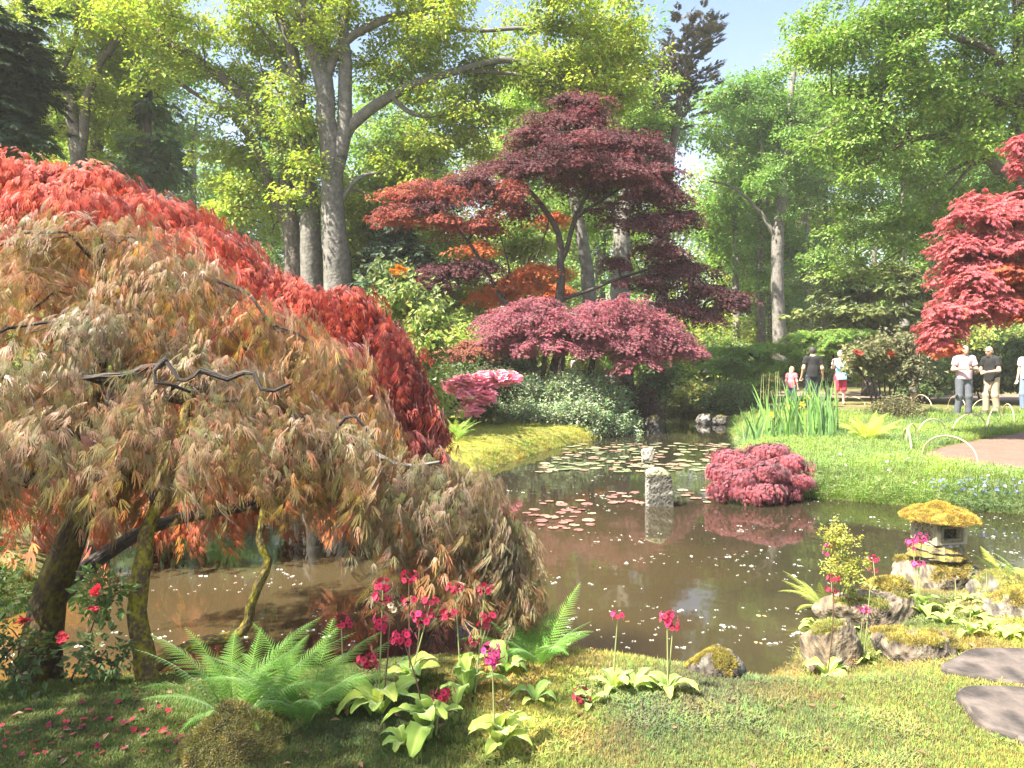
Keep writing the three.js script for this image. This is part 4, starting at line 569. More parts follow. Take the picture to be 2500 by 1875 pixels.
shrub({ name: 'yellow_green_shrub', seed: 341, d: 4.9, label: 'delicate yellow-leaved shrub in two tiers behind the flat-topped rock', color: [0.42, 0.40, 0.05], color2: [0.20, 0.22, 0.035], per: 6, clump: 0.05, flat: 0.4, more: 1, scale: 0.32, spray: S.shrub, tip: 0.0018, rMax: 0.005,
  stems: [[836, 612, 838, 540], [840, 612, 848, 545], [838, 612, 856, 572]].map(([x, y, x2, y2]) => ({ p: [[x, y, 5.0], [(x + x2) / 2 - 3, (y + y2) / 2, 4.95], [x2, y2, 4.9]], r: [0.005, 0.0025], ground: 1 })),
  blobs: [[840, 536, 4.9, 14, 5, 0.09, 18], [834, 544, 4.9, 10, 4, 0.07, 9], [854, 566, 4.85, 17, 5, 0.1, 18], [832, 564, 4.9, 11, 4, 0.08, 10], [848, 576, 4.8, 18, 3, 0.08, 12]] });
{ // undergrowth closing the wood behind: one mass
  seed(350); const cp = new Copies();
  for (let i = 0; i < 9000; i++) {
    const a = rr(-0.95, 0.95), r = rr(33, 60), x = Math.sin(a) * r + 1, z = -Math.cos(a) * r; if (x > 8 && z > -36) continue;
    const hgt = 1.2 + 3.4 * fbm(x * 0.16, 2, z * 0.16, 3), y = hgt * Math.pow(R(), 0.7), m = clamp(fbm(x * 0.4, y * 0.5, z * 0.4, 3) * 1.6 - 0.3 + gs() * 0.15);
    cp.add(V(x, groundY(x, z, 9) + y, z), V(gs(), gs() * 0.4, gs()), V(gs() * 0.4, 1, gs() * 0.4).normalize(), rr(0.8, 1.4), C(lerp(0.10, 0.36, m), lerp(0.16, 0.42, m), lerp(0.025, 0.05, m)));
  }
  tag(cp.build('undergrowth', S.broadBig, M.leaf, scene, 'stuff'), 'mass of sunlit green undergrowth on the floor of the far wood', 'undergrowth');
}
{ // leaf canopy far behind everything, read as one mass
  seed(351); const cp = new Copies();
  for (let i = 0; i < 9000; i++) {
    const a = rr(-0.85, 0.85), r = rr(62, 95), x = Math.sin(a) * r, z = -Math.cos(a) * r, y = 0.5 + 15 * Math.pow(R(), 1.3) + 3 * fbm(x * 0.1, 4, z * 0.1, 2), m = clamp(fbm(x * 0.25, y * 0.25, z * 0.25, 3) * 1.8 - 0.4);
    if (fbm(x * 0.13, y * 0.2, z * 0.13 + 40, 3) < 0.40) continue;
    cp.add(V(x, y, z), V(gs(), gs() * 0.4, gs()), V(gs() * 0.4, 1, gs() * 0.4).normalize(), rr(1.3, 2.2), C(lerp(0.12, 0.36, m), lerp(0.2, 0.46, m), lerp(0.03, 0.06, m)));
  }
  tag(cp.build('distant_forest', S.broadBig, M.leaf, scene, 'stuff'), 'far-off sunlit green wood closing the view behind the garden', 'forest');
}

// ---------------------------------------------------------------- ferns
function frondGeo(sd, len, pairs, width, nod) { // arching feather along +z: stalk, tapering side leaflets, each cut into teeth
  seed(sd); const t = new Tri(), P = (q) => V(0.03 * Math.sin(q * 3 + sd), 0.80 * q - nod * Math.pow(q, 2.6), 0.34 * q + 0.30 * q * q).multiplyScalar(len), rw = len * 0.006; t.col(0.9, 0.8, 0.5);
  for (let i = 0; i < 12; i++) { const a = P(i / 12), b = P((i + 1) / 12), s = V(rw * (1.2 - i / 12), 0, 0); t.q(a.clone().sub(s), a.clone().add(s), b.clone().add(s), b.clone().sub(s)); }
  for (let i = 0; i < pairs; i++) {
    const e = i / (pairs - 1), q = 0.14 + 0.86 * Math.pow(e, 0.9), o = P(q), tg = P(q + 0.01).sub(o).normalize(), up = V(0, tg.z, -tg.y).normalize(), L = len * (width * Math.min(1, 0.35 + e * 3.2) * Math.pow(1 - e, 0.8) * rr(0.88, 1.1) + 0.006);
    for (const s of [-1, 1]) {
      const d = V(s, 0, 0).addScaledVector(tg, 0.35 + 0.5 * e).addScaledVector(up, gs() * 0.12).normalize(), wv = len * 0.030 * (0.5 + 0.5 * (1 - e)), k = 8;
      t.col(...jit([1, 1, 1], 0.14));
      const Q = (u) => o.clone().addScaledVector(d, L * u).addScaledVector(up, -L * 0.3 * u * u).addScaledVector(tg, L * 0.16 * u * u);
      for (let j = 0; j < k; j++) { const u = j / k, v = (j + 0.85) / k, h = wv * Math.pow(1 - u, 0.75) * 0.62, A = Q(u), B = Q(v), m = Q(v + 0.1); t.t(A, B, m.clone().addScaledVector(tg, h).addScaledVector(up, -h * 0.2)).t(B, A, m.clone().addScaledVector(tg, -h).addScaledVector(up, -h * 0.2)); }
    }
  }
  return t.geo();
}
const FR = [frondGeo(1, 1, 34, 0.20, 0.22), frondGeo(2, 1, 32, 0.18, 0.34), frondGeo(3, 1, 30, 0.19, 0.12)];
const fernMats = {};
function fern(label, px, py, n, len, col, o = {}) {
  const p = o.d ? at(px, py, o.d) : onGround(px, py), t = thing('fern', label, 'fern', p), key = col.join(); seed(400 + px);
  const m = fernMats[key] ??= leafMat({ color: C(...col), clearcoat: 0.12 });
  for (let i = 0; i < n; i++) {
    const f = part('frond', FR[i % 3], m, t), a = o.arc ? lerp(o.arc[0], o.arc[1], (i + R() * 0.9) / n) : (i + R() * 0.7) / n * 6.283, s = len * rr(0.72, 1.1), tl = (o.tilt ?? 0.35) * rr(-0.5, 1.1) * 0.5;
    f.scale.setScalar(s); f.rotation.order = 'YXZ'; f.rotation.set(tl + (i % 3 === 1 ? 0.12 : 0), a, gs() * 0.15); f.position.set(Math.sin(a) * 0.03, 0, Math.cos(a) * 0.03);
  }
}
const FG = [0.11, 0.255, 0.02], FY = [0.44, 0.52, 0.06];
fern('big green fern left of the mossy boulder in the left foreground', 236, 722, 17, 0.56, FG, { tilt: 0.45 });
fern('big green fern between the mossy boulder and the primroses', 303, 724, 17, 0.54, FG, { tilt: 0.4 });
fern('small fern poking up behind the big foreground ferns', 275, 700, 7, 0.42, FG);
fern('upright light green fern by the water beneath the bronze maple’s right tip', 535, 668, 14, 0.5, [0.16, 0.36, 0.035], { tilt: 0.2 });
fern('bright yellow-green fern clump on the lawn right of the irises', 866, 443, 30, 0.78, FY, { tilt: 0.45 });
fern('small fern on the moss bank below the pink azalea', 456, 440, 14, 0.62, [0.26, 0.42, 0.05], { tilt: 0.2 });
fern('fern leaning out by the stone lantern’s right side', 1008, 586, 10, 0.42, FY, { tilt: 0.5, arc: [3.2, 6.2] });
fern('second fern at the right edge by the lantern', 1030, 590, 9, 0.4, [0.3, 0.45, 0.04], { tilt: 0.5 });
fern('yellow-green fern leaning over the water left of the lantern rocks', 829, 614, 9, 0.42, FY, { tilt: 0.7, arc: [3.6, 5.6] });
fern('dark fern clump at the pond’s far bank under the green shrubs', 668, 405, 10, 0.8, [0.15, 0.3, 0.04], { tilt: 0.4 });

// ---------------------------------------------------------------- primroses
function leafBlade(sd, L, W, curl) { // crinkled spoon-shaped leaf along +z rising
  seed(sd); const g = new THREE.PlaneGeometry(1, 1, 8, 14), a = g.attributes.position, K = [];
  for (let i = 0; i < a.count; i++) {
    const u = a.getX(i) * 2, q = a.getY(i) + 0.5, w = W * (0.12 + 0.88 * Math.pow(Math.sin(Math.PI * Math.min(1, 0.08 + Math.pow(q, 1.4) * 0.86)), 0.8)) * (q > 0.97 ? 0.5 : 1), e = 1 + 0.08 * Math.sin(q * 60 + sd);
    const x = u * w * 0.5 * e, rib = Math.abs(Math.sin(q * 26 + Math.abs(u) * 3)) * 0.05 * W * (1 - Math.abs(u) * 0.3);
    a.setXYZ(i, x, L * (Math.sin(q * curl) * 0.62) + Math.abs(u) * w * 0.22 + rib + 0.02 * W * Math.sin(q * 17 + u * 5 + sd) * Math.abs(u) * 3, L * (1 - Math.cos(q * 1.25)) * 0.9 + L * q * 0.3);
    const mid = Math.exp(-u * u * 90), s = 0.92 + 0.25 * fbm(u * 3 + sd, q * 6, 1, 2) - 0.1; K.push(s * lerp(1, 1.5, mid), s * lerp(1, 1.25, mid), s * lerp(1, 1.8, mid));
  }
  g.setAttribute('color', new THREE.Float32BufferAttribute(K, 3)); g.computeVertexNormals(); return g;
}
const LB = [leafBlade(1, 1, 0.42, 2.1), leafBlade(2, 1, 0.36, 1.7), leafBlade(3, 1, 0.46, 2.4)];
const primM = [leafMat({ color: C(0.32, 0.46, 0.07), clearcoat: 0.15 }), leafMat({ color: C(0.44, 0.54, 0.09), clearcoat: 0.15 }), leafMat({ color: C(0.22, 0.36, 0.06), clearcoat: 0.2 })];
function whorlGeo(sd, n, r, full) {
  seed(sd); const t = new Tri();
  for (let i = 0; i < n; i++) {
    const a = i / n * 6.283 + R(), d = V(Math.cos(a), rr(-0.25, 0.75), Math.sin(a)).normalize(), c = d.clone().multiplyScalar(r * rr(0.55, 1.2));
    t.col(0.22, 0.12, 0.08); const s = V(0, 0.0012, 0); t.q(V(0, -0.004, 0), V(0, 0, 0).add(s), c.clone().add(s), c.clone().sub(s));
    if (R() > full) { t.col(0.5, 0.35, 0.3); diamond(t, c, d, V(0, 1, 0), 0.011, 0.006); continue; }
    const up = Math.abs(d.y) > 0.9 ? V(1, 0, 0) : V(0, 1, 0), x = V().crossVectors(d, up).normalize(), y = V().crossVectors(x, d), k = rr(0.55, 1.4), f = 0.0098 * rr(0.8, 1.2);
    for (let p = 0; p < 5; p++) {
      const b = p * 1.2566 + sd, v = x.clone().multiplyScalar(Math.cos(b)).addScaledVector(y, Math.sin(b)).addScaledVector(d, 0.15), w = x.clone().multiplyScalar(-Math.sin(b)).addScaledVector(y, Math.cos(b));
      const m = c.clone().addScaledVector(v, f * 0.75), l = m.clone().addScaledVector(w, f * 0.52), q = m.clone().addScaledVector(w, -f * 0.52), e1 = c.clone().addScaledVector(v, f * 1.15).addScaledVector(w, f * 0.3), e2 = c.clone().addScaledVector(v, f * 1.15).addScaledVector(w, -f * 0.3), nt = c.clone().addScaledVector(v, f * 1.0);
      t.col(k * 0.35, k * 0.3, k * 0.3); t.t(c, q.clone().lerp(c, 0.55), l.clone().lerp(c, 0.55)); t.col(k, k, k); t.q(l.clone().lerp(c, 0.5), q.clone().lerp(c, 0.5), q, l); t.t(q, e2, nt).t(q, nt, l).t(l, nt, e1);
    }
  }
  return t.geo();
}
const WG = [whorlGeo(1, 10, 0.030, 0.95), whorlGeo(2, 8, 0.029, 0.85), whorlGeo(3, 7, 0.026, 0.65), whorlGeo(4, 8, 0.02, 0.1)];
const magenta = leafMat({ color: C(0.62, 0.02, 0.10), clearcoat: 0, transmission: 0.4 }), crimson = leafMat({ color: C(0.42, 0.012, 0.055), clearcoat: 0, transmission: 0.4 }), rosepk = leafMat({ color: C(0.68, 0.05, 0.24), clearcoat: 0, transmission: 0.4 }), budM = leafMat({ color: C(0.5, 0.4, 0.25), clearcoat: 0 });
// [label, base px, leaves, leaf length m, leaf material, scapes: [top px, extra whorls lower..., colour]]
function primrose(label, bx, by, n, L, mi, scapes = [], o = {}) {
  const b = o.d ? at(bx, by, o.d) : onGround(bx, by), d = -b.z, t = thing('primrose', label, 'primrose', b); seed(500 + Math.round(bx * 3 + by)); const off = rr(0, 6);
  for (let i = 0; i < n; i++) { const f = part('leaf', LB[i % 3], primM[(mi + (R() < 0.25 ? 1 : 0)) % 3], t), a = off + (i + R() * 0.5) / n * 6.283 * (1 + (n > 9 ? 1 : 0)), s = L * rr(0.7, 1.15); f.scale.setScalar(s); f.rotation.order = 'YXZ'; f.rotation.set(rr(-0.35, 0.3) + (n > 9 && i < n / 2 ? -0.45 : 0.1), a, gs() * 0.2); f.position.y = 0.004; }
  for (const [sx, base, pts, cm = 0, dk = 0] of scapes) {
    const tops = pts.map(([x, y]) => at(x, y, d - 0.02 * (cm % 2)).sub(b)), root = base ? at(base[0], base[1], d).sub(b) : V(gs() * 0.01, 0.01, gs() * 0.01); if (base && root.y > 0.1) root.y = 0;
    const top = tops[0], mid = root.clone().lerp(top, 0.5).add(V(sx, 0, gs() * 0.02)), c = spline([root, mid, top.clone().add(V(0, 0.005, 0))], 8);
    part('stem', tube(c, [0.0042, 0.0026], 5), dk ? M.stemRed : M.stem, t);
    tops.forEach((p, i) => { const f = part('flower', WG[cm > 3 ? 3 : Math.min(2, i ? 1 + (i > 1) : 0)], [magenta, crimson, rosepk, magenta, budM][cm], t); f.position.copy(p); f.rotation.set(gs() * 0.2, R() * 6, gs() * 0.2); f.scale.setScalar(o.fs ?? rr(1.0, 1.3)); });
  }
}
primrose('crimson candelabra primrose with four tiers, leftmost tall one of the foreground clump', 380, 716, 9, 0.17, 0, [[0, [378, 712], [[383, 587], [381, 601], [380, 619], [379, 630]], 0], [0.01, [380, 712], [[367, 660], [361, 667], [371, 668]], 1], [0, [384, 700], [[391, 608], [396, 612]], 4, 1]], { fs: 1.3 });
primrose('tallest candelabra primrose of the foreground clump, its top tier highest', 411, 685, 9, 0.16, 1, [[0, null, [[409, 579], [410, 602]], 1, 1], [0.0, null, [[431, 603], [437, 617]], 1], [0.01, null, [[420, 617], [423, 622]], 0]], { fs: 1.35 });
primrose('large-leaved foreground primrose with a leaning dark stem', 427, 742, 15, 0.18, 0, [[0.02, [426, 744], [[402, 636], [407, 641], [397, 643]], 0, 1], [0, [436, 735], [[440, 698], [446, 694]], 1]], { fs: 1.15 });
primrose('foreground primrose under the bronze maple’s right tip', 468, 698, 10, 0.17, 2, [[0, [461, 684], [[455, 590], [451, 614], [447, 617]], 1], [0, [474, 706], [[485, 591], [483, 627], [475, 640]], 1], [0, [470, 690], [[489, 617]], 1]], { fs: 1.2 });
primrose('dark-leaved primrose nearest the upright fern', 504, 678, 7, 0.16, 2);
primrose('pale bright primrose at the bottom edge with a bare dark stem', 500, 756, 13, 0.17, 1, [[0, [495, 745], [[492, 652], [495, 661], [489, 664]], 2], [0, [505, 766], [[506, 706]], 4, 1]], { fs: 1.25 });
primrose('small primrose rosette between the fern and the large-leaved primrose', 404, 748, 7, 0.11, 0);
primrose('primrose half hidden by the fern tip with one rosy head', 345, 712, 6, 0.12, 2, [[0, null, [[341, 622], [347, 625]], 1]]);
primrose('small primrose seedling on the moss right of the upright fern', 535, 706, 6, 0.10, 1);
primrose('low primrose with two fallen-over magenta heads on the moss', 590, 708, 5, 0.09, 1, [[0, null, [[582, 697], [580, 716]], 1]]);
primrose('primrose with one tall stem left of the mossy boulder by the water', 614, 694, 6, 0.12, 1, [[0, null, [[618, 617]], 0]]);
primrose('small pale leafy primrose between the two stemmed ones by the water', 636, 694, 5, 0.11, 1);
primrose('primrose with two crossing stems just left of the mossy boulder', 666, 697, 8, 0.13, 1, [[0, null, [[667, 616], [669, 621]], 0], [0, [667, 692], [[673, 627]], 0]]);
primrose('primrose at the water’s edge below the lantern rocks, dark two-tier stem', 828, 681, 8, 0.14, 1, [[0, null, [[834, 580], [832, 592]], 1, 1]]);
primrose('tall primrose in front of the yellow-green shrub', 834, 626, 5, 0.1, 1, [[0, null, [[829, 546], [828, 553]], 2]], { d: 4.95 });
primrose('primrose rising behind the flat rock with rosy double head', 871, 592, 4, 0.08, 1, [[0, null, [[873, 560], [872, 571]], 0]], { d: 5.3 });
primrose('primrose with pale leaves under the flat mossy rock', 862, 666, 9, 0.12, 1, [[0, null, [[864, 611]], 2], [0, null, [[870, 589]], 4]]);
primrose('primrose group of three stems in front of the stone lantern', 920, 616, 12, 0.14, 1, [[0, null, [[912, 543], [911, 548]], 2], [0.0, null, [[922, 539], [920, 542]], 2], [0, null, [[918, 565]], 2]]);
[[889, 659, 'small primrose rosette below the low mossy slab'], [851, 634, 'pale primrose rosette tucked beside the dark rock cleft'], [816, 634, 'pale primrose leaves on the shoulder of the water’s-edge rock'], [966, 603, 'primrose rosette nearest the lantern’s base rock'], [975, 620, 'primrose rosette in the middle of the sunny patch by the lantern'], [970, 638, 'pale primrose rosette above the first stepping stone'], [938, 651, 'primrose rosette left of the first stepping stone'], [1000, 615, 'primrose rosette beside the right-hand rock'], [990, 632, 'primrose rosette right of the sunny patch'], [953, 612, 'small primrose seedling behind the low mossy slab'], [946, 626, 'small primrose seedling right of the low mossy slab'], [1012, 640, 'primrose seedling above the stepping stones at right edge'], [925, 657, 'tiny primrose between slab and stepping stone'], [985, 606, 'tiny primrose in front of the lantern’s fern']].forEach(([x, y, l], i) => primrose(l, x, y, 6 + i % 3, 0.085 + 0.015 * (i % 3), 1, i % 4 === 1 ? [[0, null, [[x + 2, y - 34]], 4]] : [], { fs: 0.8 }));

// ---------------------------------------------------------------- irises, grass, moss
{
  const t = thing('iris_clump', 'tall clump of sword-leaved irises with yellow flowers at the water’s edge', 'iris', onGround(792, 447)); seed(601);
  const bl = [0, 1, 2].map((i) => { seed(602 + i); const q = new Tri(), w = 0.016, P = (u) => V((i - 1) * 0.10 * u * u, u, 0.10 * u * u * (i - 0.5)); for (let k = 0; k < 6; k++) { const a = P(k / 6), b = P((k + 1) / 6), h = (u) => V(w * (1 - Math.pow(u, 3)), 0, w * 0.3), x = h(k / 6), y = h((k + 1) / 6); q.col(1, 1, 1).q(a.clone().sub(x), a.clone().add(x), b.clone().add(y), b.clone().sub(y)); } return q.geo(); });
  const ms = [leafMat({ color: C(0.14, 0.30, 0.06) }), leafMat({ color: C(0.20, 0.38, 0.06) }), leafMat({ color: C(0.09, 0.20, 0.05) })];
  for (let i = 0; i < 150; i++) {
    const left = i % 6 === 0, px = left ? rr(744, 760) : 768 + 70 * R(), p = at(px, 447, rr(13.3, 15.4)), s = (left ? 0.75 : 1) * rr(0.65, 1.12); p.y = Math.max(WATER, groundY(p.x, p.z));
    const f = part('leaf', bl[i % 3], ms[Math.floor(R() * 3)], t); f.position.copy(p.sub(t.position)); f.scale.set(1.2, s, 1.2); f.rotation.set(gs() * 0.16, R() * 6.28, gs() * 0.16 + (left ? 0.2 : 0));
  }
  const fl = (() => { seed(609); const q = new Tri(); for (let k = 0; k < 6; k++) { const a = k * 1.047, d = V(Math.cos(a), k % 2 ? 0.9 : -0.35, Math.sin(a)).normalize(); q.col(1, k % 2 ? 1 : 0.9, 1); diamond(q, V(0, 0, 0), d, V(0, 1, 0), 0.085, 0.06, 0.15); } return q.geo(); })();
  const ym = leafMat({ color: C(0.75, 0.58, 0.01), clearcoat: 0 });
  for (const [x, y, d] of [[788, 407, 14], [801, 404, 14], [802, 407, 14.1], [808, 397, 14.4], [772, 415, 13.8]]) { const p = at(x, y, d), g = gy(p); part('stem', tube([g.clone().sub(t.position), p.clone().sub(t.position)], [0.008, 0.006], 5), M.stem, t); const f = part('flower', fl, ym, t); f.position.copy(p.sub(t.position)); f.rotation.y = R() * 6; }
}
{
  const t = thing('feathery_plant', 'feathery brownish-green waterside plant left of the irises', 'plant', onGround(770, 440)); seed(611); const cp = new Copies();
  for (let i = 0; i < 260; i++) { const p = at(rr(756, 790), 438, rr(15.2, 16.2)); p.y = groundY(p.x, p.z) + 1.25 * R(); cp.add(p, V(gs() * 0.5, 1, gs() * 0.5), V(1, 0, 0.2), rr(0.5, 0.9), C(rr(0.16, 0.3), rr(0.2, 0.3), 0.05)); }
  cp.build('foliage', S.needleSmall, M.leaf, t, 'stuff'); for (let i = 0; i < 7; i++) { const p = at(rr(758, 788), 438, 15.6), g = gy(p).sub(t.position); part('stem', tube([g, g.clone().add(V(gs() * 0.1, 1.2, gs() * 0.1))], [0.012, 0.004], 5), M.stem, t); }
}
S.lawn = tuft(621, 9, 0.14, 0.006, 0.05, 0.45); S.lawn2 = tuft(622, 8, 0.17, 0.006, 0.05, 0.8); S.mini = tuft(623, 12, 0.038, 0.0034, 0.03, 0.7); S.cushion = tuft(624, 22, 0.022, 0.0028, 0.024, 0.35);
{
  seed(620); const cps = [new Copies(), new Copies()];
  const put = (x, z, k) => {
    const s = pondSD(x, z); if (s < 0.0 || s > 9 || pathSD(x, z) < 0.03) return; const n = fbm(x * 0.7, 3, z * 0.7, 3), e = fbm(x * 3, 8, z * 3, 2);
    const c = C(lerp(0.08, 0.24, clamp(n * 1.8 - 0.35)) * (0.7 + e * 0.6), lerp(0.16, 0.32, clamp(n * 1.8 - 0.35)) * (0.7 + e * 0.6), 0.03);
    cps[s < 0.25 || R() < 0.3 ? 1 : 0].add(V(x, groundY(x, z, s) - 0.005, z), V(gs(), 0, gs()), V(gs() * 0.15, 1, gs() * 0.15), k * rr(0.7, 1.3), c, k * rr(0.55, 1.1) * (0.6 + n));
  };
  for (let i = 0; i < 26000; i++) { const x = rr(2.3, 11.5), z = rr(-15.5, -8.8); if (x < 3 && z > -10) { if (pondSD(x, z) < 0) continue; } put(x, z, 1); }
  for (let i = 0; i < 3500; i++) put(rr(3, 14), rr(-21, -15), 1.1);
  for (let i = 0; i < 5000; i++) { const k = Math.floor(R() * SH.length), p = SH[k]; if (p.x > 2.2 && p.z < -8.6 && p.z > -16) put(p.x + gs() * 0.12, p.z + gs() * 0.12, 0.9); }
  tag(cps[0].build('lawn_grass', S.lawn, M.blade, scene, 'stuff'), 'lush bright lawn grass on the right bank between pond and path', 'grass');
  tag(cps[1].build('bank_grass', S.lawn2, M.blade, scene, 'stuff'), 'longer grass hanging over the edge of the right bank', 'grass');
}
{
  seed(630); const a = new Copies(), b = new Copies();
  for (let i = 0; i < 135000; i++) {
    const z = -1.7 - 4.2 * Math.pow(R(), 1.15), x = rr(-0.75 * -z - 0.9, 0.75 * -z + 1.9), s = pondSD(x, z); if (s < 0.02) continue;
    const y = groundY(x, z, s), n = fbm(x * 1.6 + 4, 2, z * 1.6, 3), g = sm(-0.55, 0.25, x + (n - 0.5) * 1.2), dry = 0.6 * sm(0.55, 0.72, fbm(x * 2.3, 12, z * 2.3, 3));
    if (slabs.some((q) => polySD(q, x, z) < 0.01)) continue;
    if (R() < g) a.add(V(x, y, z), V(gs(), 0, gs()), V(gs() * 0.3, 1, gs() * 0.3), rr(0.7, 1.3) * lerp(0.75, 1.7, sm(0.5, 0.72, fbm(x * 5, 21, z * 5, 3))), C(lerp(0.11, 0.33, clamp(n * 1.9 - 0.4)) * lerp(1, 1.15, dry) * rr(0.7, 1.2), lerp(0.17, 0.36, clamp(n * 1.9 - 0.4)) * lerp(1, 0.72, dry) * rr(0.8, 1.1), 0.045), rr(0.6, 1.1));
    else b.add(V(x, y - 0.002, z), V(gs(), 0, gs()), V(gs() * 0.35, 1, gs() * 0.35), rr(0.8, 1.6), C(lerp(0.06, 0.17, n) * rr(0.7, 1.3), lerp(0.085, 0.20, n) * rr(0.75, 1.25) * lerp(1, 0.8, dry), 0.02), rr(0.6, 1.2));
  }
  { const t = new Tri(); seed(633); t.col(1, 1, 1); diamond(t, V(0, 0.004, -0.02), V(0.1, 0.1, 1).normalize(), V(0, 1, 0), 0.05, 0.026, 0.22); const lg = t.geo(), lf = new Copies(); for (let i = 0; i < 330; i++) { const z = -2.5 - 2.6 * R(), x = rr(-0.75, 0.75) * -z, s = pondSD(x, z); if (s < 0.04 || slabs.some((q) => polySD(q, x, z) < 0 && R() < 0.6)) continue; const k = rr(0.5, 1.2); lf.add(V(x, groundY(x, z, s) + rr(0.015, 0.035), z), V(gs(), gs() * 0.25, gs()), V(gs() * 0.4, 1, gs() * 0.4), rr(0.35, 1.0), C(0.24 * k, 0.13 * k, 0.06 * k)); } tag(lf.build('dead_leaves', lg, M.blade, scene, 'stuff'), 'small brown dead leaves scattered over the near moss and stepping stones', 'leaves'); }
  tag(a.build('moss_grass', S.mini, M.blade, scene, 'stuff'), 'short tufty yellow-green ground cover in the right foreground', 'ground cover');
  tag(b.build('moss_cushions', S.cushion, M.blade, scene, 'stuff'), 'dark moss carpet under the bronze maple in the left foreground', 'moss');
  const f = new Copies();
  for (let i = 0; i < 70; i++) { const p = onGround(rr(-5, 190), 702 + 62 * Math.pow(R(), 0.8)); if (pondSD(p.x, p.z) < 0.03 || fbm(p.x * 3, 1, p.z * 3, 2) < 0.45) continue; f.add(p.add(V(0, 0.022, 0)), V(gs(), 0.1, gs()), V(gs() * 0.4, 1, gs() * 0.4), rr(0.12, 0.26), C(rr(0.2, 0.45), 0.015, 0.05)); }
  tag(f.build('fallen_petals', S.bloom, M.petal, scene, 'stuff'), 'fallen red blossoms scattered on the dark moss at lower left', 'petals');
}
{
  seed(638); const cp = new Copies(), cw = new Copies();
  for (let i = 0; i < 130; i++) { const a = i % 3 ? [rr(925, 1024), rr(488, 505)] : [rr(815, 1024), rr(462, 500)], p = onGround(...a); if (pondSD(p.x, p.z) < 0 || pathSD(p.x, p.z) < 0.1) continue; (i % 3 ? cp : cw).add(p.add(V(0, 0.10 + 0.05 * R(), 0)), V(gs(), 0.2, gs()), V(gs() * 0.3, 1, gs() * 0.3), rr(0.2, 0.35), i % 3 ? C(0.16, 0.18, 0.42) : C(0.72, 0.72, 0.7)); }
  tag(cp.build('speedwell_flowers', S.bloom, M.petal, scene, 'stuff'), 'small pale blue flowers along the right bank’s edge above the water', 'flowers');
  tag(cw.build('daisy_flowers', S.bloom, M.petal, scene, 'stuff'), 'tiny white daisies sprinkled in the right-hand lawn', 'flowers');
}
{ // moss cushions and short grass on the far left mound
  seed(636); const cp = new Copies(); for (let i = 0; i < 9000; i++) { const x = rr(-3.2, 3.4), z = rr(-18.5, -12.2), s = pondSD(x, z); if (s < 0 || s > 4.5) continue; const n = fbm(x * 1.4, 5, z * 1.4, 3); cp.add(V(x, groundY(x, z, s) - 0.01, z), V(gs(), 0, gs()), V(gs() * 0.3, 1, gs() * 0.3), rr(1.2, 2.4) * (s < 0.3 ? 1.4 : 1), C(lerp(0.16, 0.40, n) * rr(0.7, 1.2), lerp(0.2, 0.38, n) * rr(0.75, 1.15), 0.03), rr(0.9, 1.8) * (s < 0.3 ? 1.6 : 1)); }
  tag(cp.build('bank_moss', S.cushion, M.blade, scene, 'stuff'), 'yellow-green moss cushions covering the far left bank below the rhododendron', 'moss');
}
{ // scraps of blossom floating on the pond
  seed(640); const t = new Tri(); diamond(t, V(0, 0, -0.012), V(0, 0, 1), V(0, 1, 0), 0.026, 0.018, 0.1); diamond(t, V(0.012, 0, 0), V(0.8, 0, 0.6), V(0, 1, 0), 0.02, 0.014, 0.1); const g = t.geo(), cp = new Copies();
  for (let i = 0; i < 5200; i++) {
    const z = -4 - 8.5 * Math.pow(R(), 1.3), x = rr(-4.4, 8), s = pondSD(x, z); if (s > -0.03) continue; const n = fbm(x * 0.9 + 9, 3, z * 2.2, 4); if (n < 0.5 + R() * 0.13) continue; 
    const k = R() < 0.1 ? rr(1.2, 2.2) : rr(0.3, 0.9); cp.add(V(x, WATER + 0.003, z), V(gs(), 0, gs()), V(gs() * 0.1, 1, gs() * 0.1), k, R() < 0.9 ? C(0.62, 0.60, 0.54) : C(0.4, 0.3, 0.12));
  }
  tag(cp.build('floating_petals', g, M.petal, scene, 'stuff'), 'white petals and scraps floating in drifts on the brown pond', 'petals');
}
